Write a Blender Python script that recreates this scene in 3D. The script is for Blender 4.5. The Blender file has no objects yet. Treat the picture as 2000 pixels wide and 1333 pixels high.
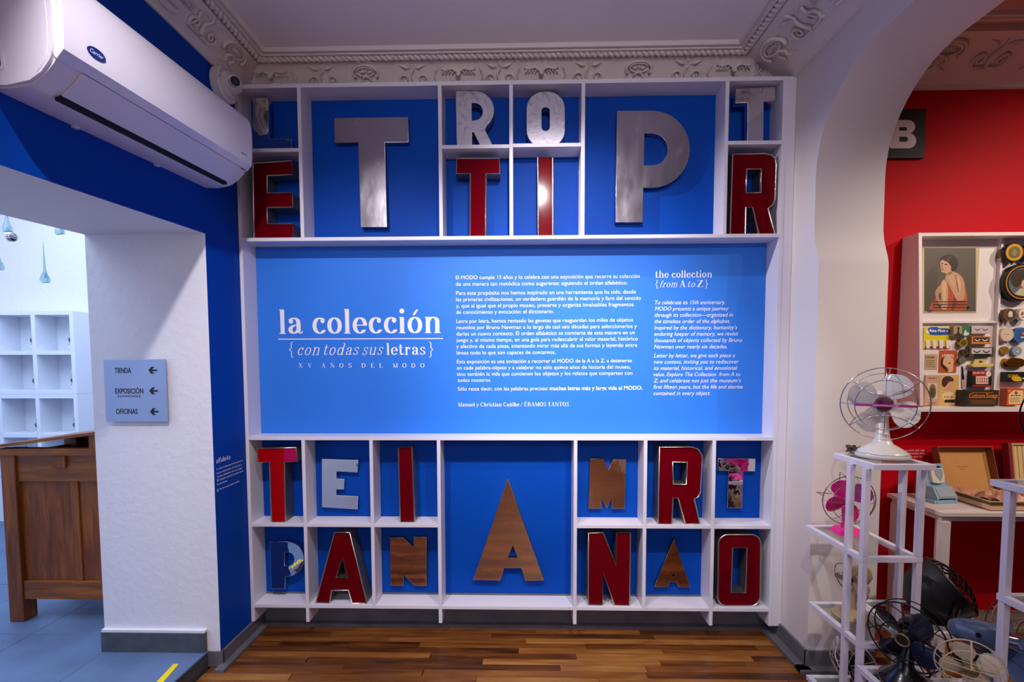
import bpy, bmesh, math, random
from mathutils import Matrix, Vector
import numpy as np

random.seed(7)
scene = bpy.context.scene
COL = scene.collection

# ------------------------------------------------------------------ camera
CAM_F, CAM_CX, CAM_CY = 950.0, 1000.0, 763.05
CAM_P, CAM_Y, CAM_R = 0.05571, -0.0218, -0.0026
EYE = 1.6


def cam_rot():
    p, y, r = CAM_P, CAM_Y, CAM_R
    W = Matrix(((1, 0, 0), (0, 0, -1), (0, 1, 0)))
    Ry = Matrix(((math.cos(y), -math.sin(y), 0), (math.sin(y), math.cos(y), 0), (0, 0, 1)))
    Rx = Matrix(((1, 0, 0), (0, math.cos(p), -math.sin(p)), (0, math.sin(p), math.cos(p))))
    Rz = Matrix(((math.cos(r), -math.sin(r), 0), (math.sin(r), math.cos(r), 0), (0, 0, 1)))
    return Rz @ Rx @ W @ Ry


RC = cam_rot()


def L(px, py, X=None, Y=None, Z=None):
    """photo pixel -> point on a known plane of the room"""
    w = RC.transposed() @ Vector(((px - CAM_CX) / CAM_F, (py - CAM_CY) / CAM_F, 1.0))
    if X is not None:
        t = X / w.x
    elif Y is not None:
        t = Y / w.y
    else:
        t = (Z - EYE) / w.z
    return Vector((w.x * t, w.y * t, w.z * t + EYE))


cd = bpy.data.cameras.new('camera')
cam = bpy.data.objects.new('camera', cd)
COL.objects.link(cam)
cd.sensor_fit = 'HORIZONTAL'
cd.sensor_width = 36.0
cd.lens = CAM_F / 2000.0 * 36.0
cd.shift_y = (CAM_CY - 666.5) / 2000.0
cd.clip_start = 0.02
rb = Matrix(((1, 0, 0), (0, -1, 0), (0, 0, -1))) @ RC
cam.matrix_world = Matrix.Translation((0, 0, EYE)) @ rb.transposed().to_4x4()
scene.camera = cam

# ------------------------------------------------------------------ exposure, world, lights
scene.view_settings.view_transform = 'Standard'
scene.view_settings.look = 'None'
scene.view_settings.gamma = 1.0
scene.view_settings.use_curve_mapping = False
scene.view_settings.exposure = -0.12
w = bpy.data.worlds.new('world')
scene.world = w
w.use_nodes = True
w.node_tree.nodes['Background'].inputs['Color'].default_value = (0.75, 0.72, 0.9, 1)
w.node_tree.nodes['Background'].inputs['Strength'].default_value = 0.05


def spot(loc, aim, energy, color, angle=70, blend=0.7, radius=0.018):
    ld = bpy.data.lights.new('track_and_fill_spot', 'SPOT')
    ld.energy = energy
    ld.color = color
    ld.spot_size = math.radians(angle)
    ld.spot_blend = blend
    ld.shadow_soft_size = radius
    o = bpy.data.objects.new('track_and_fill_spot', ld)
    COL.objects.link(o)
    o.location = loc
    o.rotation_euler = (Vector(aim) - Vector(loc)).to_track_quat('-Z', 'Y').to_euler()
    return o


def area(name, loc, aim, size, energy, color, sizey=None):
    ld = bpy.data.lights.new(name, 'AREA')
    ld.energy = energy
    ld.color = color
    ld.size = size
    if sizey:
        ld.shape = 'RECTANGLE'
        ld.size_y = sizey
    o = bpy.data.objects.new(name, ld)
    COL.objects.link(o)
    o.location = loc
    o.rotation_euler = (Vector(aim) - Vector(loc)).to_track_quat('-Z', 'Y').to_euler()
    return o


LAV = (1.0, 0.945, 1.0)
WARM = (1.0, 0.84, 0.72)
DAY = (0.58, 0.74, 1.0)
# track lamps of the exhibition room (in front of the letter wall and further back), plus spots added for bounce
spot((0.15, 0.85, 3.2), (0.25, 2.88, 1.95), 230, LAV, 52, 1.0)
spot((-0.95, 0.95, 3.2), (-0.85, 2.88, 0.8), 150, LAV, 80, 0.8)
spot((0.75, 0.95, 3.2), (0.5, 2.88, 0.75), 165, LAV, 56, 0.9)
spot((0.1, -2.0, 3.2), (0.2, 2.88, 2.5), 140, LAV, 44, 0.9)
spot((-0.2, 1.3, 3.2), (0.0, 2.0, 0.0), 75, LAV, 110, 0.9)
spot((-1.15, 2.1, 3.2), (1.485, 2.75, 1.7), 165, LAV, 46, 0.9)
spot((0.2, -0.8, 3.2), (0.2, -0.8, 0.0), 250, LAV, 110, 0.9)  # added spot: brightens the floor mirrored in the letters and the bounce
spot((-0.5, -2.0, 3.2), (-1.6, -2.8, 2.5), 300, LAV, 100, 0.9)  # added spot: side wall behind the camera throws back fill light
spot((0.6, -2.0, 3.2), (0.8, -3.5, 2.6), 380, LAV, 100, 0.9)  # added spot: opposite wall bounces fill into the room
# lamps over the arch and in the red room
spot((2.9, 0.9, 3.2), (2.4, 2.88, 1.1), 100, WARM, 75, 0.8)
spot((3.9, 1.2, 3.2), (3.0, 2.88, 1.8), 130, WARM, 75, 0.8)
spot((2.7, 0.6, 3.2), (1.75, 2.5, 1.2), 26, WARM, 70, 0.8)
# daylight of the shop room, from an unseen area source under its ceiling
area('shop_daylight', (-3.7, 2.6, 3.58), (-3.7, 2.6, 0), 2.2, 135, DAY, 3.4)

# ------------------------------------------------------------------ helpers
def lin(h):
    h = h.lstrip('#')
    out = []
    for i in (0, 2, 4):
        c = int(h[i:i + 2], 16) / 255.0
        out.append(c / 12.92 if c <= 0.04045 else ((c + 0.055) / 1.055) ** 2.4)
    return (*out, 1.0)


MATS = {}


def mat(name, col='#ffffff', rough=0.5, metal=0.0, bump=0.0, bscale=60.0, var=0.0, vscale=4.0, coat=0.0,
        stretch=None, spec=0.5, bdist=0.01, trans=0.0, ior=1.45, emit=0.0, rvar=0.0):
    if name in MATS:
        return MATS[name]
    m = bpy.data.materials.new(name)
    m.use_nodes = True
    nt = m.node_tree
    b = nt.nodes['Principled BSDF']
    c = lin(col)
    b.inputs['Base Color'].default_value = c
    b.inputs['Roughness'].default_value = rough
    b.inputs['Metallic'].default_value = metal
    b.inputs['Coat Weight'].default_value = coat
    b.inputs['Specular IOR Level'].default_value = spec
    b.inputs['Transmission Weight'].default_value = trans
    b.inputs['IOR'].default_value = ior
    if emit:
        b.inputs['Emission Color'].default_value = c
        b.inputs['Emission Strength'].default_value = emit
    tc = nt.nodes.new('ShaderNodeTexCoord')
    mp = nt.nodes.new('ShaderNodeMapping')
    nt.links.new(tc.outputs['Object'], mp.inputs['Vector'])
    if stretch:
        mp.inputs['Scale'].default_value = stretch
    if var or rvar:
        n = nt.nodes.new('ShaderNodeTexNoise')
        n.inputs['Scale'].default_value = vscale
        n.inputs['Detail'].default_value = 5
        nt.links.new(mp.outputs[0], n.inputs['Vector'])
        if var:
            r = nt.nodes.new('ShaderNodeValToRGB')
            r.color_ramp.elements[0].position = 0.3
            r.color_ramp.elements[1].position = 0.7
            r.color_ramp.elements[0].color = (*[max(0, x * (1 - var)) for x in c[:3]], 1)
            r.color_ramp.elements[1].color = (*[min(1, x * (1 + var)) for x in c[:3]], 1)
            nt.links.new(n.outputs['Fac'], r.inputs[0])
            nt.links.new(r.outputs[0], b.inputs['Base Color'])
        if rvar:
            mr = nt.nodes.new('ShaderNodeMapRange')
            mr.inputs['From Min'].default_value = 0.3
            mr.inputs['From Max'].default_value = 0.7
            mr.inputs['To Min'].default_value = max(0.02, rough - rvar)
            mr.inputs['To Max'].default_value = rough + rvar
            nt.links.new(n.outputs['Fac'], mr.inputs['Value'])
            nt.links.new(mr.outputs[0], b.inputs['Roughness'])
    if bump:
        n2 = nt.nodes.new('ShaderNodeTexNoise')
        n2.inputs['Scale'].default_value = bscale
        n2.inputs['Detail'].default_value = 4
        nt.links.new(mp.outputs[0], n2.inputs['Vector'])
        bp = nt.nodes.new('ShaderNodeBump')
        bp.inputs['Strength'].default_value = bump
        bp.inputs['Distance'].default_value = bdist
        nt.links.new(n2.outputs['Fac'], bp.inputs['Height'])
        nt.links.new(bp.outputs[0], b.inputs['Normal'])
    MATS[name] = m
    return m


def wood(name, ramp, axis='X', scale=3.0, rough=0.4, rand=True, grain=9.0, bump=0.15):
    """grained timber, colour shifted per plank by the object's random number"""
    if name in MATS:
        return MATS[name]
    m = bpy.data.materials.new(name)
    m.use_nodes = True
    nt = m.node_tree
    b = nt.nodes['Principled BSDF']
    b.inputs['Roughness'].default_value = rough
    tc = nt.nodes.new('ShaderNodeTexCoord')
    mp = nt.nodes.new('ShaderNodeMapping')
    st = {'X': (1, grain, grain), 'Y': (grain, 1, grain), 'Z': (grain, grain, 1)}[axis]
    mp.inputs['Scale'].default_value = st
    nt.links.new(tc.outputs['Object'], mp.inputs['Vector'])
    oi = nt.nodes.new('ShaderNodeObjectInfo')
    n = nt.nodes.new('ShaderNodeTexNoise')
    n.noise_dimensions = '4D'
    n.inputs['Scale'].default_value = scale
    n.inputs['Detail'].default_value = 8
    n.inputs['Roughness'].default_value = 0.65
    n.inputs['Distortion'].default_value = 0.6
    mul = nt.nodes.new('ShaderNodeMath')
    mul.operation = 'MULTIPLY'
    mul.inputs[1].default_value = 37.0
    nt.links.new(oi.outputs['Random'], mul.inputs[0])
    nt.links.new(mul.outputs[0], n.inputs['W'])
    nt.links.new(mp.outputs[0], n.inputs['Vector'])
    fac = n.outputs['Fac']
    if rand:
        ad = nt.nodes.new('ShaderNodeMath')
        ad.operation = 'MULTIPLY_ADD'
        ad.inputs[1].default_value = 0.44
        nt.links.new(oi.outputs['Random'], ad.inputs[0])
        sb = nt.nodes.new('ShaderNodeMath')
        sb.operation = 'SUBTRACT'
        sb.inputs[1].default_value = 0.22
        nt.links.new(n.outputs['Fac'], sb.inputs[0])
        nt.links.new(sb.outputs[0], ad.inputs[2])
        fac = ad.outputs[0]
    r = nt.nodes.new('ShaderNodeValToRGB')
    els = r.color_ramp.elements
    while len(els) < len(ramp):
        els.new(0.5)
    for i, (p, c) in enumerate(ramp):
        els[i].position = p
        els[i].color = lin(c)
    nt.links.new(fac, r.inputs[0])
    nt.links.new(r.outputs[0], b.inputs['Base Color'])
    bp = nt.nodes.new('ShaderNodeBump')
    bp.inputs['Strength'].default_value = bump
    bp.inputs['Distance'].default_value = 0.003
    nt.links.new(n.outputs['Fac'], bp.inputs['Height'])
    nt.links.new(bp.outputs[0], b.inputs['Normal'])
    MATS[name] = m
    return m


def pane(name, tint='#dfeee8', refl=0.9):
    """clear sheet glass: see-through plus a fresnel mirror"""
    if name in MATS:
        return MATS[name]
    m = bpy.data.materials.new(name)
    m.use_nodes = True
    nt = m.node_tree
    nt.nodes.remove(nt.nodes['Principled BSDF'])
    t = nt.nodes.new('ShaderNodeBsdfTransparent')
    t.inputs[0].default_value = lin(tint)
    g = nt.nodes.new('ShaderNodeBsdfGlossy')
    g.inputs['Roughness'].default_value = 0.02
    lw = nt.nodes.new('ShaderNodeLayerWeight')
    lw.inputs['Blend'].default_value = 0.5
    pw = nt.nodes.new('ShaderNodeMath')
    pw.operation = 'POWER'
    pw.inputs[1].default_value = 5.0
    nt.links.new(lw.outputs['Facing'], pw.inputs[0])
    f = nt.nodes.new('ShaderNodeMath')
    f.operation = 'MULTIPLY_ADD'
    f.inputs[1].default_value = 0.95
    f.inputs[2].default_value = 0.05
    nt.links.new(pw.outputs[0], f.inputs[0])
    x = nt.nodes.new('ShaderNodeMixShader')
    nt.links.new(f.outputs[0], x.inputs[0])
    nt.links.new(t.outputs[0], x.inputs[1])
    nt.links.new(g.outputs[0], x.inputs[2])
    nt.links.new(x.outputs[0], nt.nodes['Material Output'].inputs[0])
    MATS[name] = m
    return m


def frame_from(d):
    d = Vector(d).normalized()
    a = Vector((0, 0, 1)) if abs(d.z) < 0.9 else Vector((1, 0, 0))
    u = d.cross(a).normalized()
    return u, d.cross(u).normalized(), d


class MB:
    def __init__(s, xf=None):
        s.v, s.f, s.xf = [], [], xf

    def add(s, vs, fs):
        o = len(s.v)
        s.v += [tuple(v) for v in vs]
        s.f += [tuple(i + o for i in f) for f in fs]
        return s

    def box(s, x0, x1, y0, y1, z0, z1):
        x0, x1 = min(x0, x1), max(x0, x1)
        y0, y1 = min(y0, y1), max(y0, y1)
        z0, z1 = min(z0, z1), max(z0, z1)
        return s.add([(x0, y0, z0), (x1, y0, z0), (x1, y1, z0), (x0, y1, z0), (x0, y0, z1), (x1, y0, z1), (x1, y1, z1), (x0, y1, z1)],
                     [(0, 3, 2, 1), (4, 5, 6, 7), (0, 1, 5, 4), (1, 2, 6, 5), (2, 3, 7, 6), (3, 0, 4, 7)])

    def bbox(s, x0, x1, y0, y1, z0, z1, b=0.003):
        """box with chamfered vertical and horizontal edges"""
        bm = bmesh.new()
        vs = [bm.verts.new(p) for p in ((x0, y0, z0), (x1, y0, z0), (x1, y1, z0), (x0, y1, z0), (x0, y0, z1), (x1, y0, z1), (x1, y1, z1), (x0, y1, z1))]
        for q in ((0, 3, 2, 1), (4, 5, 6, 7), (0, 1, 5, 4), (1, 2, 6, 5), (2, 3, 7, 6), (3, 0, 4, 7)):
            bm.faces.new([vs[i] for i in q])
        bmesh.ops.bevel(bm, geom=bm.edges[:], offset=b, segments=2, profile=0.5, affect='EDGES')
        bm.verts.index_update()
        s.add([v.co[:] for v in bm.verts], [[v.index for v in f.verts] for f in bm.faces])
        bm.free()
        return s

    def hexa(s, p):
        """eight corner points: bottom ring then top ring"""
        return s.add(p, [(0, 3, 2, 1), (4, 5, 6, 7), (0, 1, 5, 4), (1, 2, 6, 5), (2, 3, 7, 6), (3, 0, 4, 7)])

    def tube(s, pts, r, n=6, closed=False, cap=True):
        pts = [Vector(p) for p in pts]
        N = len(pts)
        rs = r if isinstance(r, (list, tuple)) else [r] * N
        vs, fs = [], []
        pu = None
        for i, p in enumerate(pts):
            if closed:
                d = pts[(i + 1) % N] - pts[i - 1]
            else:
                d = pts[min(i + 1, N - 1)] - pts[max(i - 1, 0)]
            if d.length < 1e-9:
                d = Vector((0, 0, 1))
            d.normalize()
            if pu is None:
                u, w_, _ = frame_from(d)
            else:
                u = pu - d * pu.dot(d)
                u = u.normalized() if u.length > 1e-6 else frame_from(d)[0]
                w_ = d.cross(u)
            pu = u
            for k in range(n):
                a = 2 * math.pi * k / n
                vs.append(p + (u * math.cos(a) + w_ * math.sin(a)) * rs[i])
        for i in range(N if closed else N - 1):
            a, b = i * n, ((i + 1) % N) * n
            for k in range(n):
                k2 = (k + 1) % n
                fs.append((a + k, a + k2, b + k2, b + k))
        if cap and not closed:
            fs.append(tuple(range(n))[::-1])
            fs.append(tuple(range((N - 1) * n, N * n)))
        return s.add(vs, fs)

    def lathe(s, prof, n=24, at=(0, 0, 0), axis='Z', sx=1.0, sy=1.0, cap=True):
        """prof: list of (radius, height) along the axis"""
        vs, fs = [], []
        for r, h in prof:
            for k in range(n):
                a = 2 * math.pi * k / n
                x, y = r * math.cos(a) * sx, r * math.sin(a) * sy
                p = (x, y, h) if axis == 'Z' else ((x, -h, y) if axis == '-Y' else (h, x, y))
                vs.append((p[0] + at[0], p[1] + at[1], p[2] + at[2]))
        for i in range(len(prof) - 1):
            for k in range(n):
                k2 = (k + 1) % n
                fs.append((i * n + k, i * n + k2, (i + 1) * n + k2, (i + 1) * n + k))
        if cap:
            fs.append(tuple(range(n))[::-1])
            fs.append(tuple(range((len(prof) - 1) * n, len(prof) * n)))
        return s.add(vs, fs)

    def prism(s, poly, f0, f1):
        """polygon extruded between two mapping functions (u,v)->xyz"""
        n = len(poly)
        vs = [f0(*p) for p in poly] + [f1(*p) for p in poly]
        fs = [tuple(range(n))[::-1], tuple(range(n, 2 * n))]
        for i in range(n):
            j = (i + 1) % n
            fs.append((i, j, n + j, n + i))
        return s.add(vs, fs)

    def sweep(s, prof, path, closed_prof=True, cap=True):
        """profile (d,z) swept along a path of (point, outward unit) frames"""
        n = len(prof)
        vs, fs = [], []
        for p, o in path:
            p, o = Vector(p), Vector(o)
            for d, z in prof:
                vs.append(p + o * d + Vector((0, 0, z)))
        m = len(path)
        for i in range(m - 1):
            for k in range(n if closed_prof else n - 1):
                k2 = (k + 1) % n
                fs.append((i * n + k, i * n + k2, (i + 1) * n + k2, (i + 1) * n + k))
        if cap and closed_prof:
            fs.append(tuple(range(n))[::-1])
            fs.append(tuple(range((m - 1) * n, m * n)))
        return s.add(vs, fs)

    def mesh(s, name):
        vs = s.v
        if s.xf is not None:
            vs = [s.xf @ Vector(v) for v in vs]
        me = bpy.data.meshes.new(name)
        me.from_pydata([tuple(v) for v in vs], [], s.f)
        bm = bmesh.new()
        bm.from_mesh(me)
        bmesh.ops.recalc_face_normals(bm, faces=bm.faces[:])
        bm.to_mesh(me)
        bm.free()
        return me

    def build(s, name, m, parent=None, smooth=False, world=False, angle=40):
        me = s.mesh(name)
        return obj(name, me, m, parent, smooth, world, angle)


def obj(name, me, m, parent=None, smooth=False, world=False, angle=40):
    if m is not None and not me.materials:
        me.materials.append(m)
    o = bpy.data.objects.new(name, me)
    COL.objects.link(o)
    if parent is not None:
        o.parent = parent
        if world:
            me.transform(wmat(parent).inverted())
    elif len(me.vertices):
        # origin at the base centre of a top-level mesh
        xs = [v.co.x for v in me.vertices]
        ys = [v.co.y for v in me.vertices]
        zs = [v.co.z for v in me.vertices]
        c = Vector(((min(xs) + max(xs)) / 2, (min(ys) + max(ys)) / 2, min(zs)))
        me.transform(Matrix.Translation(-c))
        o.location = c
    if smooth:
        me.shade_smooth()
        try:
            me.set_sharp_from_angle(angle=math.radians(angle))
        except Exception:
            pass
    return o


def wmat(o):
    m = Matrix.Translation(o.location) @ o.rotation_euler.to_matrix().to_4x4()
    return (wmat(o.parent) @ m) if o.parent else m


def tag(o, label=None, cat=None, group=None, kind=None):
    if label:
        o['label'] = label
    if cat:
        o['category'] = cat
    if group:
        o['group'] = group
    if kind:
        o['kind'] = kind
    return o


def thing(name, label, cat, loc=(0, 0, 0), rz=0.0, group=None, rot=None):
    o = bpy.data.objects.new(name, None)
    o.empty_display_size = 0.05
    COL.objects.link(o)
    o.location = loc
    o.rotation_euler = rot if rot else (0, 0, rz)
    return tag(o, label, cat, group)


def struct(o, label=None, cat=None):
    return tag(o, label, cat, kind='structure')


def empty_struct(name, label=None, loc=(0, 0, 0)):
    o = bpy.data.objects.new(name, None)
    COL.objects.link(o)
    o.location = loc
    return struct(o, label)


def smoothpts(pts, n=8, closed=False):
    """Catmull-Rom through 2D/3D points"""
    P = [Vector(p) for p in pts]
    N = len(P)
    out = []
    segs = N if closed else N - 1
    for i in range(segs):
        if closed:
            a, b, c, d = P[i - 1], P[i], P[(i + 1) % N], P[(i + 2) % N]
        else:
            a, b, c, d = P[max(i - 1, 0)], P[i], P[i + 1], P[min(i + 2, N - 1)]
        for k in range(n):
            t = k / n
            out.append(0.5 * ((2 * b) + (c - a) * t + (2 * a - 5 * b + 4 * c - d) * t * t + (3 * b - a - 3 * c + d) * t ** 3))
    if not closed:
        out.append(P[-1])
    return out


# ---- flat outlines with holes (letters, emblems) through 2D curves
def outline_mesh(name, loops, extrude=0.0, bevel=0.0, fill=True, offset=0.0, res=2):
    cu = bpy.data.curves.new(name, 'CURVE')
    cu.dimensions = '2D' if fill else '3D'
    if fill:
        cu.fill_mode = 'BOTH'
    else:
        cu.fill_mode = 'FULL'
    cu.extrude = extrude
    cu.bevel_depth = bevel
    cu.bevel_resolution = res
    cu.offset = offset
    for lp in loops:
        sp = cu.splines.new('POLY')
        sp.points.add(len(lp) - 1)
        for q, p in zip(sp.points, lp):
            q.co = (p[0], p[1], 0, 1)
        sp.use_cyclic_u = True
    o = bpy.data.objects.new(name, cu)
    COL.objects.link(o)
    dg = bpy.context.evaluated_depsgraph_get()
    me = bpy.data.meshes.new_from_object(o.evaluated_get(dg))
    bpy.data.objects.remove(o)
    bpy.data.curves.remove(cu)
    me.name = name
    return me


FACE_NY = Matrix(((1, 0, 0, 0), (0, 0, -1, 0), (0, 1, 0, 0), (0, 0, 0, 1)))   # (u,v,w) -> (u,-w,v)
FACE_PX = Matrix(((0, 0, 1, 0), (1, 0, 0, 0), (0, 1, 0, 0), (0, 0, 0, 1)))    # (u,v,w) -> x=w, y=u, z=v


def rounded(x0, y0, x1, y1, r, n=8):
    out = []
    for cx, cy, a0 in ((x1 - r, y1 - r, 0), (x0 + r, y1 - r, 90), (x0 + r, y0 + r, 180), (x1 - r, y0 + r, 270)):
        for k in range(n + 1):
            a = math.radians(a0 + 90 * k / n)
            out.append((cx + r * math.cos(a), cy + r * math.sin(a)))
    return out


def ellipse(cx, cy, rx, ry, n=24):
    return [(cx + rx * math.cos(2 * math.pi * k / n), cy + ry * math.sin(2 * math.pi * k / n)) for k in range(n)]


# ---- lettering in the built-in sans face
def text_mesh(body, bold=0.0, shear=0.0, extrude=0.0, spacing=1.0, res=3):
    cu = bpy.data.curves.new('lettering', 'FONT')
    cu.body = body
    cu.size = 1.0
    cu.offset = bold
    cu.shear = shear
    cu.extrude = extrude
    cu.space_character = spacing
    cu.resolution_u = res
    o = bpy.data.objects.new('lettering', cu)
    COL.objects.link(o)
    dg = bpy.context.evaluated_depsgraph_get()
    me = bpy.data.meshes.new_from_object(o.evaluated_get(dg))
    bpy.data.objects.remove(o)
    bpy.data.curves.remove(cu)
    return me


def bounds2(me):
    xs = [v.co.x for v in me.vertices]
    ys = [v.co.y for v in me.vertices]
    return min(xs), max(xs), min(ys), max(ys)


def place_flat(me, p0, p1, height, face, m, parent, name='text_line', unit=1.0, push=0.0006):
    """stretch flat lettering between two world points along its baseline; height = size of one em in metres"""
    x0, x1, _, _ = bounds2(me)
    p0, p1 = Vector(p0), Vector(p1)
    d = p1 - p0
    u = d.normalized()
    nrm = {'NY': Vector((0, -1, 0)), 'PX': Vector((1, 0, 0))}[face] if isinstance(face, str) else Vector(face)
    vv = nrm.cross(u)
    sx = d.length / (x1 - x0)
    for v in me.vertices:
        x, y, z = v.co
        v.co = p0 + u * ((x - x0) * sx) + vv * (y * height / unit) + nrm * (push + z * height)
    return obj(name, me, m, parent, world=True)


# ---- high-contrast serif lettering: broad-pen strokes, united on a grid and traced
def pen(*pts, w=1.0, sm=True):
    return ('p', pts, w, sm)


STEM_SERIF = 210


def serif(cx, y, half=STEM_SERIF / 2):
    return ('r', cx - half, y - 13, cx + half, y + 13)


def bowl(x0, x1, y0, y1):
    cx, cy = (x0 + x1) / 2, (y0 + y1) / 2
    return ('p', tuple((cx + (x1 - x0) / 2 * math.cos(a), cy + (y1 - y0) / 2 * math.sin(a)) for a in [2 * math.pi * k / 40 for k in range(41)]), 1.0, False)


def arc(cx, cy, rx, ry, a0, a1, w=1.0, n=20):
    return ('p', tuple((cx + rx * math.cos(math.radians(a0 + (a1 - a0) * k / n)), cy + ry * math.sin(math.radians(a0 + (a1 - a0) * k / n))) for k in range(n + 1)), w, False)


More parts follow.
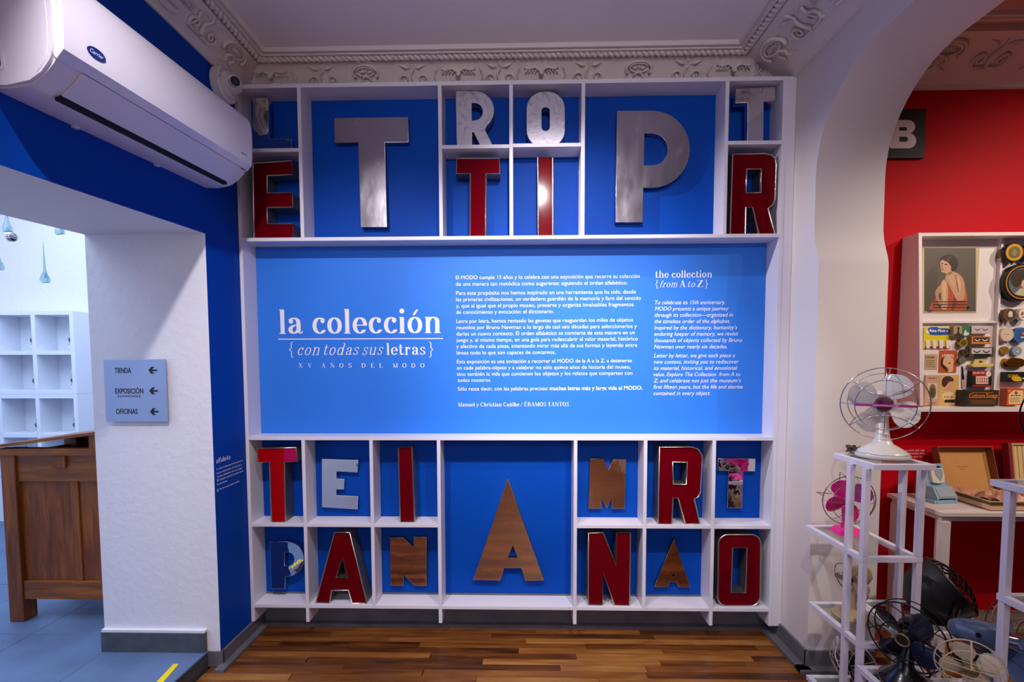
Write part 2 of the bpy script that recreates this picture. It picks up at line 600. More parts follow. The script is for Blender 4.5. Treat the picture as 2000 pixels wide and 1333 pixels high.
def glyph(ch):
    X = 480    # x-height of the skeleton
    A = 740    # ascender / cap height
    g = {
        'l': (300, [pen((150, 0), (150, A), sm=False), serif(150, 0), ('r', 60, A - 13, 150, A + 13)]),
        'i': (300, [pen((150, 0), (150, X), sm=False), serif(150, 0), ('r', 60, X - 13, 150, X + 13), ('c', 150, 680, 78)]),
        'n': (620, [pen((160, 0), (160, X), sm=False), ('r', 65, X - 13, 160, X + 13), serif(160, 0), pen((160, 330), (230, 450), (330, X), (430, 440), (460, 330), (460, 0)), serif(460, 0)]),
        'h': (620, [pen((160, 0), (160, A), sm=False), ('r', 65, A - 13, 160, A + 13), serif(160, 0), pen((160, 330), (230, 450), (330, X), (430, 440), (460, 330), (460, 0)), serif(460, 0)]),
        'm': (920, [pen((160, 0), (160, X), sm=False), ('r', 65, X - 13, 160, X + 13), serif(160, 0), pen((160, 330), (230, 450), (320, X), (420, 440), (450, 330), (450, 0)), serif(450, 0), pen((450, 330), (530, 450), (620, X), (720, 440), (750, 330), (750, 0)), serif(750, 0)]),
        'u': (620, [pen((150, X), (150, 150), (185, 40), (280, 5), (380, 40), (450, 150)), ('r', 55, X - 13, 150, X + 13), pen((450, 0), (450, X), sm=False), ('r', 355, X - 13, 450, X + 13), ('r', 450, -13, 545, 13)]),
        'r': (470, [pen((160, 0), (160, X), sm=False), ('r', 65, X - 13, 160, X + 13), serif(160, 0, 120), pen((160, 300), (220, 430), (330, X)), ('c', 355, 410, 68)]),
        'a': (550, [pen((390, 60), (390, 330), (360, 430), (270, X), (180, 465), (130, 420)), ('c', 150, 375, 66), pen((390, 270), (250, 250), (150, 190), (125, 110), (170, 25), (260, 10), (350, 60), (395, 150)), pen((390, 90), (425, 10), (490, 25), (510, 60), w=0.3)]),
        'o': (560, [bowl(110, 450, 0, X)]),
        'c': (510, [arc(290, 240, 170, 240, 52, 322), ('c', 385, 385, 68)]),
        'e': (530, [arc(280, 240, 170, 240, 0, 322), ('r', 110, 235, 455, 265)]),
        'd': (600, [bowl(110, 420, 0, X), pen((440, 0), (440, A), sm=False), ('r', 345, A - 13, 440, A + 13), ('r', 440, -13, 535, 13)]),
        'b': (590, [bowl(180, 480, 0, X), pen((160, 0), (160, A), sm=False), ('r', 65, A - 13, 160, A + 13)]),
        't': (410, [pen((170, 640), (170, 110), (210, 20), (290, 15), (350, 80)), ('r', 50, X - 15, 340, X + 13)]),
        'f': (380, [pen((160, 0), (160, 560), (190, 690), (270, 735)), serif(160, 0), ('r', 50, X - 15, 320, X + 13), ('c', 300, 680, 62)]),
        's': (460, [pen((350, 400), (300, 465), (220, X), (140, 440), (120, 370), (170, 290), (290, 230), (355, 150), (330, 50), (230, 5), (140, 25), (95, 110), w=0.75), ('r', 350, 350, 372, X), ('r', 80, 10, 102, 140)]),
        'y': (540, [pen((110, X), (290, 40), sm=False), pen((450, X), (290, 40), (220, -130), (150, -190), w=0.4), ('r', 30, X - 13, 220, X + 13), ('r', 370, X - 13, 520, X + 13), ('c', 130, -160, 60)]),
        'A': (720, [pen((350, A), (560, 0), sm=False), pen((350, A), (130, 0), w=0.3, sm=False), ('r', 220, 235, 480, 262), serif(570, 0, 125), serif(130, 0, 95)]),
        'V': (700, [pen((130, A), (350, 10), sm=False), pen((570, A), (350, 10), w=0.3, sm=False), serif(130, A, 125), serif(570, A, 95)]),
        'X': (720, [pen((150, A), (560, 0), sm=False), pen((550, A), (150, 0), w=0.3, sm=False), serif(150, A, 115), serif(560, A, 95), serif(150, 0, 95), serif(570, 0, 115)]),
        'Z': (640, [pen((500, A - 10), (130, 10), sm=False), ('r', 90, A - 13, 540, A + 13), ('r', 90, A - 150, 112, A), ('r', 90, -13, 560, 13), ('r', 538, 0, 560, 160)]),
        'O': (740, [bowl(130, 600, 0, A)]),
        'C': (690, [arc(370, 370, 240, 370, 45, 315), ('r', 560, 560, 582, 740), ('r', 560, 0, 582, 130)]),
        'D': (730, [pen((180, 0), (180, A), sm=False), arc(300, 370, 290, 370, 90, -90), ('r', 80, A - 13, 310, A + 13), ('r', 80, -13, 310, 13)]),
        'S': (560, [pen((440, 600), (380, 720), (280, A), (160, 700), (120, 580), (180, 450), (370, 330), (440, 190), (400, 50), (280, 0), (150, 40), (95, 170), w=0.8), ('r', 440, 540, 462, A), ('r', 85, 0, 107, 200)]),
        'E': (640, [pen((180, 0), (180, A), sm=False), ('r', 80, A - 13, 530, A + 13), ('r', 510, A - 170, 532, A), ('r', 180, 357, 430, 383), ('r', 412, 290, 432, 450), ('r', 80, -13, 550, 13), ('r', 530, 0, 552, 180)]),
        'L': (600, [pen((180, 0), (180, A), sm=False), serif(180, A, 115), ('r', 80, -13, 530, 13), ('r', 510, 0, 532, 190)]),
        'M': (860, [pen((150, A), (150, 0), w=0.3, sm=False), pen((160, A), (420, 20), sm=False), pen((690, A), (430, 20), w=0.3, sm=False), pen((700, A), (700, 0), sm=False), serif(150, 0, 90), serif(700, 0, 115), ('r', 60, A - 13, 210, A + 13), ('r', 650, A - 13, 800, A + 13)]),
        'N': (780, [pen((150, A), (150, 0), w=0.3, sm=False), pen((160, A), (610, 0), sm=False), pen((620, A), (620, 0), w=0.3, sm=False), serif(150, 0, 90), serif(620, A, 90), ('r', 60, A - 13, 210, A + 13)]),
        'R': (720, [pen((180, 0), (180, A), sm=False), arc(330, 550, 190, 185, 90, -90), ('r', 80, A - 13, 340, A + 13), ('r', 180, 352, 340, 378), pen((380, 365), (500, 250), (530, 90), (600, 10)), serif(180, 0, 115)]),
        'T': (640, [pen((320, 0), (320, A), sm=False), ('r', 70, A - 13, 570, A + 13), ('r', 70, A - 180, 92, A), ('r', 548, A - 180, 570, A), serif(320, 0, 115)]),
        'B': (660, [pen((180, 0), (180, A), sm=False), arc(330, 560, 160, 178, 90, -90), arc(340, 190, 200, 190, 90, -90), ('r', 80, A - 13, 340, A + 13), ('r', 180, 368, 350, 394), ('r', 80, -13, 350, 13)]),
        '{': (330, [pen((240, 820), (175, 780), (165, 640), (165, 440), (95, 330), (165, 220), (165, 10), (175, -130), (240, -170), w=0.32)]),
        '}': (330, [pen((90, 820), (155, 780), (165, 640), (165, 440), (235, 330), (165, 220), (165, 10), (155, -130), (90, -170), w=0.32)]),
        '/': (380, [pen((60, -80), (320, 800), w=0.3, sm=False)]),
    }
    acc = {'ó': ('o', 'acute', 280, 560), 'É': ('E', 'acute', 330, 820), 'ñ': ('n', 'tilde', 310, 610), 'Ñ': ('N', 'tilde', 390, 860)}
    if ch in acc:
        b, k, x, y = acc[ch]
        adv, st = g[b]
        if k == 'acute':
            st = st + [pen((x - 30, y), (x + 75, y + 150), w=0.55, sm=False)]
        else:
            st = st + [pen((x - 130, y), (x - 60, y + 60), (x + 50, y + 10), (x + 130, y + 70), w=0.3)]
        return adv, st
    return g.get(ch, (280, []))


_GL = {}


def glyph_poly(ch, wt, thin, cell):
    """filled polygons of one glyph (font units) from the united pen strokes"""
    key = (ch, wt, thin, cell)
    if key in _GL:
        return _GL[key]
    adv, st = glyph(ch)
    if not st:
        _GL[key] = (adv, [], [])
        return _GL[key]
    xs = np.arange(-120, adv + 160, cell)
    ys = np.arange(-300, 1040, cell)
    GX, GY = np.meshgrid(xs, ys)
    F = np.full(GX.shape, 1e3)
    for s_ in st:
        if s_[0] == 'p':
            pts = [Vector((*p, 0)) for p in s_[1]]
            if s_[3] and len(pts) > 2:
                pts = smoothpts(pts, 6)
            W = max(wt * s_[2], thin)
            k = thin / W
            for a, b in zip(pts[:-1], pts[1:]):
                ax, ay, bx, by = a.x * k, a.y, b.x * k, b.y
                dx, dy = bx - ax, by - ay
                q = dx * dx + dy * dy + 1e-9
                t = np.clip(((GX * k - ax) * dx + (GY - ay) * dy) / q, 0, 1)
                d = np.hypot(GX * k - ax - t * dx, GY - ay - t * dy)
                F = np.minimum(F, d - thin / 2)
        elif s_[0] == 'c':
            r = s_[3] * (0.6 + 0.4 * wt / 130)
            F = np.minimum(F, np.hypot(GX - s_[1], GY - s_[2]) - r)
        else:
            x0, y0, x1, y1 = s_[1:]
            F = np.minimum(F, np.maximum(np.maximum(x0 - GX, GX - x1), np.maximum(y0 - GY, GY - y1)))
    ny, nx = F.shape
    V, P = [], []
    ins = F < 0

    def put(poly):
        o = len(V)
        V.extend(poly)
        P.append(tuple(range(o, o + len(poly))))
    c4 = ins[:-1, :-1].astype(int) + ins[:-1, 1:] + ins[1:, :-1] + ins[1:, 1:]
    for j in range(ny - 1):
        i = 0
        row = c4[j]
        while i < nx - 1:
            if row[i] == 0:
                i += 1
                continue
            if row[i] == 4:
                k = i
                while k < nx - 1 and row[k] == 4:
                    k += 1
                put([(xs[i], ys[j]), (xs[k], ys[j]), (xs[k], ys[j + 1]), (xs[i], ys[j + 1])])
                i = k
                continue
            cs = [(xs[i], ys[j], F[j, i]), (xs[i + 1], ys[j], F[j, i + 1]), (xs[i + 1], ys[j + 1], F[j + 1, i + 1]), (xs[i], ys[j + 1], F[j + 1, i])]
            poly = []
            for q in range(4):
                a, b = cs[q], cs[(q + 1) % 4]
                if a[2] < 0:
                    poly.append((a[0], a[1]))
                if (a[2] < 0) != (b[2] < 0):
                    t = a[2] / (a[2] - b[2])
                    poly.append((a[0] + (b[0] - a[0]) * t, a[1] + (b[1] - a[1]) * t))
            if len(poly) > 2:
                put(poly)
            i += 1
    _GL[key] = (adv, V, P)
    return _GL[key]


def serif_mesh(runs, cell=12, track=0):
    """runs: list of (string, pen width, skew)"""
    v, f = [], []
    x = 0.0
    for s_, wt, sk in runs:
        for ch in s_:
            adv, V, P = glyph_poly(ch, wt, 30 if wt > 90 else 26, cell)
            squeeze = 1.0 if wt > 90 else 0.86
            o = len(v)
            v += [((x + px * squeeze + py * sk) / 1000.0, py / 1000.0, 0) for px, py in V]
            f += [tuple(i + o for i in p) for p in P]
            x += adv * squeeze + track
    me = bpy.data.meshes.new('serif_lettering')
    me.from_pydata(v, [], f)
    return me

# ------------------------------------------------------------------ materials
WHITE = mat('white_paint', '#e6e0e2', 0.55, bump=0.05, bscale=40)
PLASTER = mat('rough_white_plaster', '#e4e1e6', 0.7, bump=0.55, bscale=28, bdist=0.006)
PLASTER2 = mat('smooth_white_plaster', '#e2d9d4', 0.65, bump=0.12, bscale=14, bdist=0.006)
CEIL = mat('ceiling_paint', '#f2e8e4', 0.8, var=0.03, vscale=1.5)
STUCCO = mat('cornice_stucco', '#e2d8d0', 0.7, bump=0.1, bscale=70)
BLUE = mat('deep_blue_paint', '#0042a6', 0.6, spec=0.12, bump=0.06, bscale=160)
RED = mat('crimson_paint', '#c40016', 0.6, spec=0.15, bump=0.06, bscale=160)
GREY = mat('grey_skirting', '#66646a', 0.45, var=0.15, vscale=9)
LACQ = mat('white_lacquer', '#e4e0e8', 0.35, bump=0.02, bscale=30)
SLATE = mat('blue_slate', '#5a6f92', 0.5, var=0.18, vscale=3.5, bump=0.15, bscale=25, rvar=0.12)
BLACK = mat('black_enamel', '#0c0c0f', 0.25, coat=0.5)
PLANK = wood('oak_plank', [(0.16, '#241004'), (0.34, '#5c3010'), (0.58, '#855020'), (0.85, '#ad7a3e')], 'X', 2.2, 0.34, grain=11)
RISER = mat('dark_stone_riser', '#4b4a4d', 0.5, var=0.25, vscale=14)

XL, XR, YB, YF = -1.6, 1.485, 2.9, 2.75
XLO, XRO = -2.22, 1.83
YN = -3.5
ZC = 3.3
SF = 0.085          # height of the shop floor


def two_paint(o, rule, m2):
    o.data.materials.append(m2)
    for p in o.data.polygons:
        if rule(p.normal, o.matrix_world @ p.center + o.location):
            p.material_index = 1


# floor: planks ------------------------------------------------------------
fl = empty_struct('floor', 'oiled oak plank floor of the exhibition room')
MB().box(XL - 0.05, 4.6, YN, YB, -0.06, -0.012).build('subfloor', mat('subfloor', '#2a1a10', 0.8), fl)
rest = MB()
tones = []
count = 0
row = 0
y = YB
PWID = 0.05
plank_me = {}
while y > YN:
    x = XL - 0.05 - random.random() * 0.7
    far = y < 1.02
    while x < 4.6:
        ln = random.choice((0.45, 0.62, 0.8, 0.95, 1.15))
        a, b = max(x, XL - 0.05), min(x + ln, 4.6)
        if b - a > 0.03:
            dz = random.uniform(-0.0012, 0.0012)
            if not far and (a < 2.9):
                k = round(b - a, 2)
                if k not in plank_me:
                    q = MB().bbox(0, k - 0.0012, 0.0006, PWID - 0.0006, -0.012, 0, 0.0012)
                    me = q.mesh('plank')
                    me.materials.append(PLANK)
                    plank_me[k] = me
                o = bpy.data.objects.new('plank', plank_me[k])
                COL.objects.link(o)
                o.parent = fl
                o.location = (a, y - PWID, dz)
                count += 1
            else:
                n0 = len(rest.f)
                rest.box(a, b - 0.0012, y - PWID + 0.0006, y - 0.0006, -0.012, dz)
                tones += [random.random()] * (len(rest.f) - n0)
        x += ln
    y -= PWID
    row += 1
fr = rest.build('plank_field', None, fl)
at = fr.data.attributes.new('tone', 'FLOAT', 'FACE')
for i, t in enumerate(tones):
    at.data[i].value = t
pm = PLANK.copy()
pm.name = 'oak_plank_field'
oi = [n for n in pm.node_tree.nodes if n.type == 'OBJECT_INFO'][0]
an = pm.node_tree.nodes.new('ShaderNodeAttribute')
an.attribute_name = 'tone'
for lk in list(pm.node_tree.links):
    if lk.from_node == oi:
        pm.node_tree.links.new(an.outputs['Fac'], lk.to_socket)
fr.data.materials.append(pm)
tag(fr, kind='stuff')

# slate floor of the shop, one step up --------------------------------------
sf = empty_struct('floor_shop', 'blue grey slate floor of the shop room, one step up')
SX = -1.665
MB().box(-5.4, SX - 0.004, 0.2, 4.9, -0.02, SF - 0.012).build('step_riser', RISER, sf)
for i in range(7):
    for j in range(8):
        x1 = SX - i * 0.55
        x0 = max(x1 - 0.548, -5.4)
        y0 = 0.2 + j * 0.6
        MB().bbox(x0, x1, y0, min(y0 + 0.598, 4.9), SF - 0.012, SF + random.uniform(-0.0008, 0.0008), 0.002).build('slate_tile', SLATE, sf)

# walls ----------------------------------------------------------------------
wl = MB()
wl.box(XLO, XL, 2.46, YB + 0.1, 0.0, ZC + 0.1)
wl.box(XLO, XL, YN, 0.95, 0.0, ZC + 0.1)
wl.hexa([(XLO, 0.95, 2.185), (XL, 0.95, 2.185), (XL, 2.46, 2.258), (XLO, 2.46, 2.258),
         (XLO, 0.95, ZC + 0.1), (XL, 0.95, ZC + 0.1), (XL, 2.46, ZC + 0.1), (XLO, 2.46, ZC + 0.1)])
wlo = struct(wl.build('wall_left', PLASTER), 'thick wall painted deep blue with a white plastered doorway')
two_paint(wlo, lambda n, c: n.x > 0.9, BLUE)

wb = struct(MB().box(XL, XR, YB, YB + 0.1, 0, ZC + 0.1).build('wall_back', WHITE), 'white wall behind the letter shelving')
wr = MB()
poly = [(YN, 0), (0.1, 0), (0.1, 2.13), (0.05, 2.18), (0.05, 2.54)]
for k in range(1, 13):
    a = math.radians(180 - 90 * k / 12)
    poly.append((0.47 + 0.42 * math.cos(a), 2.54 + 0.43 * math.sin(a)))
for k in range(0, 13):
    a = math.radians(90 - 90 * k / 12)
    poly.append((2.13 + 0.42 * math.cos(a), 2.54 + 0.43 * math.sin(a)))
poly += [(2.548, 2.27), (2.54, 2.22), (2.525, 2.17), (2.51, 2.13), (2.502, 2.09), (2.495, 0), (YB + 0.1, 0), (YB + 0.1, ZC + 0.1), (YN, ZC + 0.1)]
wr.prism(poly, lambda u, v: (XR, u, v), lambda u, v: (XRO, u, v))
wro = struct(wr.build('wall_right', PLASTER2, smooth=True, angle=55), 'white wall pierced by a wide rounded arch')

struct(MB().box(XRO, 4.7, YB, YB + 0.1, 0, ZC + 0.1).build('wall_far', RED), 'crimson wall of the next room')
struct(MB().box(4.6, 4.7, YN, YB, 0, ZC + 0.1).build('wall_end', RED), 'crimson side wall of the next room')
struct(MB().box(XLO, 4.7, YN - 0.1, YN, 0, ZC + 0.1).build('wall_front', WHITE), 'white wall opposite the letter shelving')
struct(MB().box(-5.5, XLO, 4.73, 4.9, 0, 3.6).build('wall_shop', PLASTER), 'bright white back wall of the shop room')
struct(MB().box(-5.5, -5.4, 0.0, 4.9, 0, 3.6).build('wall_shop_side', PLASTER), 'white side wall of the shop room')
struct(MB().box(-5.5, XLO, 0.0, 0.1, 0, 3.6).build('wall_shop_front', PLASTER), 'white near wall of the shop room')
struct(MB().box(XLO, XL, YB + 0.1, 4.9, 0, 3.6).build('wall_shop_right', PLASTER), 'white wall of the shop room beyond the doorway')
struct(MB().box(XLO - 0.02, XR + 0.1, YN, YB + 0.05, ZC, ZC + 0.1).build('ceiling', CEIL), 'flat plaster ceiling of the exhibition room')
struct(MB().box(XR + 0.1, 4.7, YN, YB + 0.05, ZC, ZC + 0.1).build('ceiling_far', mat('pink_ceiling', '#c9a294', 0.8)), 'ceiling of the next room')
struct(MB().box(-5.5, XLO - 0.02, 0.0, 5.0, 3.6, 3.7).build('ceiling_shop', WHITE), 'white ceiling of the shop room')

# skirtings --------------------------------------------------------------------
struct(MB().box(XL, XL + 0.014, 2.46, YB, 0.0, 0.082).box(XL, XL + 0.05, 2.4, YB, 0.0, 0.016).box(SX, XL + 0.014, 2.452, 2.466, 0.0, 0.082).build('baseboard_left', GREY), 'grey skirting under the blue wall strip')
struct(MB().box(XL, XR, YB - 0.015, YB, 0.0, 0.2).box(XL, XR, YB - 0.05, YB, 0.0, 0.022).build('baseboard_back', GREY), 'grey skirting under the letter shelving')
bb = MB()
bb.box(XR - 0.014, XR, 2.487, YB, 0.0, 0.1).box(XR - 0.06, XR, 2.45, YB, 0.0, 0.02)
bb.box(XR - 0.014, XRO, 2.482, 2.496, 0.0, 0.1).box(XR - 0.06, XRO, 2.44, 2.496, 0.0, 0.02)
struct(bb.build('baseboard_right', GREY), 'grey skirting around the foot of the arch pier')
struct(MB().box(XRO, 4.6, YB - 0.015, YB, 0.0, 0.115).box(XRO, 4.6, YB - 0.04, YB, 0, 0.02).build('baseboard_far', mat('brown_grey_skirting', '#8a7a70', 0.5)), 'skirting along the crimson wall')
struct(MB().box(XLO, SX - 0.005, 2.435, 2.46, SF, SF + 0.105).build('baseboard_shop', mat('slate_skirting', '#4d5058', 0.5, var=0.2, vscale=20)), 'dark slate skirting at the foot of the white door jamb')
struct(MB().box(XLO, SX - 0.003, 2.44, 2.462, SF + 0.105, SF + 0.118).build('trim_5', PLASTER), 'thin plaster bead above the slate skirting')

# cornice and ceiling frame --------------------------------------------------------
PROF = [(0, -0.16), (0.01, -0.16), (0.012, -0.142), (0.034, -0.118), (0.057, -0.09), (0.082, -0.064), (0.106, -0.044), (0.128, -0.032), (0.13, -0.032), (0.13, 0.0), (0, 0.0)]


def cornice(name, path, label):
    e = empty_struct(name, label)
    m = MB()
    m.sweep(PROF, [(Vector((*p, ZC)), Vector((*o, 0))) for p, o in path])
    m.build('cove', STUCCO, e, smooth=True, angle=35)
    return e


KR = 2.0
c_left = cornice('trim_1', [((XL, YN), (1, 0)), ((XL, YB), (1, -1))], 'stucco cornice with scrollwork above the blue wall')
c_back = cornice('trim_2', [((XL, YB), (1, -1)), ((XR, YB), (-KR, -1))], 'stucco cornice with birds and scrolls above the letter shelving')
c_right = cornice('trim_3', [((XR, YB), (-KR, -1)), ((XR, YN), (-KR, 0))], 'stucco cornice with scrollwork above the arch wall')
c_far = cornice('trim_4', [((XRO, YB), (0, -2.3)), ((4.6, YB), (0, -2.3))], 'stucco cornice above the crimson wall')


def spiral(cx, cy, r, turns, a0, dirn=1, n=26):
    out = []
    for k in range(n + 1):
        t = k / n
        a = a0 + dirn * turns * 2 * math.pi * t
        rr = r * (1 - 0.82 * t)
        out.append((cx + rr * math.cos(a), cy + rr * math.sin(a)))
    return out


def relief(kind):
    """one stucco ornament in a local plane: u along the wall, v up the cove, w proud"""
    m = MB()

    def st(pts, r0, r1=None, n=5):
        N = len(pts)
        r1 = r0 if r1 is None else r1
        m.tube([(p[0], p[1], 0.002) for p in pts], [r0 + (r1 - r0) * k / max(1, N - 1) for k in range(N)], n)

    def leaf(p, q, wd):
        p, q = Vector(p), Vector(q)
        d = q - p
        s_ = Vector((-d.y, d.x)).normalized() * wd
        pts = [p, p + d * 0.35 + s_, q, p + d * 0.35 - s_]
        m.add([(a.x, a.y, 0) for a in pts] + [((p + d * 0.4).x, (p + d * 0.4).y, 0.01)], [(0, 1, 4), (1, 2, 4), (2, 3, 4), (3, 0, 4)])
    if kind == 'scroll':
        st([(-0.002, -0.045), (-0.03, -0.045)] + spiral(-0.045, -0.018, 0.027, 1.4, -math.pi / 2, -1), 0.006, 0.004)
        st([(0.002, -0.045), (0.03, -0.045)] + spiral(0.045, -0.018, 0.027, 1.4, -math.pi / 2, 1), 0.006, 0.004)
        st(smoothpts([(0, -0.04), (-0.01, 0), (0.004, 0.03), (-0.004, 0.055)], 5), 0.008, 0.003)
        leaf((-0.012, 0.03), (-0.07, 0.05), 0.008)
        leaf((0.012, 0.03), (0.07, 0.05), 0.008)
    elif kind == 'bird':
        m.lathe([(0.002, -0.03), (0.013, -0.01), (0.012, 0.012), (0.005, 0.025)], 8, (0, 0.01, 0.002), 'Z')
        st(smoothpts([(0, 0.01), (0.03, 0.03), (0.06, 0.022), (0.085, 0.03)], 5), 0.009, 0.003)
        st(smoothpts([(0, 0.01), (-0.03, 0.03), (-0.06, 0.022), (-0.085, 0.03)], 5), 0.009, 0.003)
        for k in range(4):
            leaf((0.02 + k * 0.015, 0.025), (0.035 + k * 0.017, -0.005), 0.005)
            leaf((-0.02 - k * 0.015, 0.025), (-0.035 - k * 0.017, -0.005), 0.005)
        st([(-0.04, -0.03), (0.04, -0.03)], 0.005)
        st(smoothpts([(-0.045, -0.05), (0, -0.06), (0.045, -0.05)], 6), 0.005)
        st(smoothpts([(-0.11, 0.03), (-0.12, -0.01), (-0.1, -0.05)], 5), 0.005)
        st(smoothpts([(0.11, 0.03), (0.12, -0.01), (0.1, -0.05)], 5), 0.005)
    elif kind == 'shell':
        st([(0.062 * math.cos(a), 0.04 * math.sin(a) + 0.012) for a in [math.radians(-30 + 240 * k / 24) for k in range(25)]], 0.007)
        st([(0.045 * math.cos(a), 0.022 * math.sin(a) + 0.02) for a in [math.radians(360 * k / 20) for k in range(21)]], 0.005)
        st(smoothpts([(0, 0.0), (-0.022, -0.018), (-0.012, -0.04), (-0.045, -0.055)], 5), 0.007, 0.003)
        st(smoothpts([(0, 0.0), (0.022, -0.018), (0.012, -0.04), (0.045, -0.055)], 5), 0.007, 0.003)
        for k in range(5):
            a = math.radians(30 + 30 * k)
            leaf((0.01 * math.cos(a), 0.012), (0.042 * math.cos(a), 0.012 + 0.026 * math.sin(a)), 0.006)
    else:   # pointed leaf for the corners
        for k in range(5):
            a = math.radians(30 + 30 * k)
            leaf((0, -0.05), (0.06 * math.cos(a), -0.05 + 0.1 * math.sin(a)), 0.011)
        st(smoothpts([(-0.06, -0.05), (-0.03, 0.03), (0, 0.06), (0.03, 0.03), (0.06, -0.05)], 5), 0.005)
    me = m.mesh('relief_' + kind)
    me.materials.append(STUCCO)
    me.shade_smooth()
    return me


REL = {k: relief(k) for k in ('scroll', 'bird', 'shell', 'leaf')}
NAMES = {'scroll': 'scroll_relief', 'bird': 'bird_relief', 'shell': 'shell_relief', 'leaf': 'leaf_relief'}


def put_relief(kind, parent, wall_pt, along, out, k=1.0, sc=1.0, lift=0.0):
    """set an ornament on the cove; wall_pt on the wall line, out = into the room"""
    along, out = Vector(along).normalized(), Vector(out).normalized()
    d0, z0, d1, z1 = 0.01 * k, ZC - 0.142, 0.128 * k, ZC - 0.03
    up = (out * (d1 - d0) + Vector((0, 0, z1 - z0))).normalized()
    nr = along.cross(up)
    if nr.dot(out) < 0:
        nr = -nr
    c = Vector(wall_pt) + out * (d0 * 0.42 + d1 * 0.58) + Vector((0, 0, z0 * 0.42 + z1 * 0.58)) - nr * 0.003
    o = bpy.data.objects.new(NAMES[kind], REL[kind])
    COL.objects.link(o)
    o.parent = parent
    s_ = sc * (1 + 0.25 * (k - 1))
    o.matrix_world = Matrix(((along.x, up.x, nr.x, c.x), (along.y, up.y, nr.y, c.y), (along.z, up.z, nr.z, c.z), (0, 0, 0, 1))) @ Matrix.Diagonal((sc * 1.12, s_ * 1.02, 1.9, 1.0))
    return o


for px, kd in ((470, 'leaf'), (532, 'bird'), (632, 'scroll'), (716, 'shell'), (808, 'scroll'), (896, 'bird'), (976, 'scroll'), (1057, 'bird'), (1148, 'scroll'),
               (1246, 'shell'), (1340, 'scroll'), (1430, 'bird'), (1500, 'leaf')):
    p = L(px, 140, Y=2.83)
    put_relief(kd, c_back, (p.x, YB, 0), (1, 0, 0), (0, -1, 0))
seq = ('shell', 'scroll', 'bird', 'scroll')
for i in range(9):
    put_relief(seq[i % 4], c_left, (XL, 2.62 - i * 0.215, 0), (0, 1, 0), (1, 0, 0), 1.0, 1.15)
    put_relief(seq[i % 4], c_right, (XR, 2.66 - i * 0.215, 0), (0, -1, 0), (-1, 0, 0), KR, 1.15)
for i in range(10):
    put_relief(('scroll', 'shell')[i % 2], c_far, (1.98 + i * 0.26, YB, 0), (1, 0, 0), (0, -1, 0), 2.3, 1.15)

# rope and fillets framing the flat of the ceiling
fx0, fx1, fy1 = XL + 0.135, XR - 0.265, YB - 0.135
rope_e = empty_struct('trim_6', 'plaster rope moulding framing the ceiling')
FR = [(0.03, -0.008), (0.036, -0.022), (0.05, -0.024), (0.056, -0.012), (0.062, -0.018), (0.074, -0.019), (0.082, 0.0), (0.028, 0.0)]
pth = [((fx0, YN), (1, 0)), ((fx0, fy1), (1, -1)), ((fx1, fy1), (-1, -1)), ((fx1, YN), (-1, 0))]
MB().sweep(FR, [(Vector((*p, ZC)), Vector((*o, 0))) for p, o in pth]).build('fillet', STUCCO, rope_e, smooth=True)
for a, b in (((fx0 + 0.015, 0.0), (fx0 + 0.015, fy1 - 0.015)), ((fx0 + 0.015, fy1 - 0.015), (fx1 - 0.015, fy1 - 0.015)), ((fx1 - 0.015, fy1 - 0.015), (fx1 - 0.015, 0.0))):
    a3, b3 = Vector((*a, ZC - 0.019)), Vector((*b, ZC - 0.019))
    ln = (b3 - a3).length
    u, w_, d = frame_from(b3 - a3)
    m = MB()
    for ph in (0, math.pi):
        turns = ln / 0.062
        n = int(turns * 9)
        pts = []
        for k in range(n + 1):
            t = k / n
            ang = ph + 2 * math.pi * turns * t
            pts.append(a3 + d * ln * t + (u * math.cos(ang) + w_ * math.sin(ang)) * 0.0095)
        m.tube(pts, 0.0125, 5)
    m.build('rope', STUCCO, rope_e, smooth=True, angle=80)
fp = empty_struct('trim_7', 'fillet framing the ceiling of the next room')
MB().sweep(FR, [(Vector((XRO, YB - 0.32, ZC)), Vector((0, -1, 0))), (Vector((4.6, YB - 0.32, ZC)), Vector((0, -1, 0)))]).build('fillet', STUCCO, fp, smooth=True)

# ------------------------------------------------------------------ the white letter shelving
T = 0.02
YBK = 2.889
sh = thing('display_shelf', 'white lacquered wall shelving with square cells filled with letters', 'shelf', (-0.09, 2.82, 0.085))


def board(name, x0, x1, z0, z1, y0=YF, y1=YBK):
    return MB().bbox(x0, x1, y0, y1, z0, z1, 0.0012).build(name, LACQ, sh, world=True)


X0, X1 = -1.598, 1.432           # outer faces of the sides
TOPZ, L1Z, MZ, BZ = 3.125, 2.31, 1.161, 0.169
Z_END = 0.085
board('side_panel', X0, X0 + T, Z_END, 3.147)
board('side_panel', X1 - T, X1, Z_END, 3.147)
board('filler_panel', X1, XR - 0.001, Z_END, 3.147, YF + 0.002, YF + 0.02)
board('top_board', X0 + T, X1 - T, TOPZ, 3.147)
board('long_board', X0 + T, X1 - T, L1Z - T, L1Z)
board('long_board', X0 + T, X1 - T, MZ, MZ + T)
board('bottom_board', X0 + T, X1 - T, BZ, BZ + T)
UP = [-1.245, -0.463, -0.071, 0.324, 1.104]
for x in UP:
    board('divider', x, x + T, L1Z, TOPZ)
LO = [-1.273, -0.88, -0.491, 0.291, 0.687, 1.073]
for i, x in enumerate(LO):
    board('divider', x, x + T, BZ + T, MZ)
    if i in (0, 2, 3, 5):
        board('divider_foot', x, x + T, Z_END, BZ)
ZUS = 2.792
zs = {}
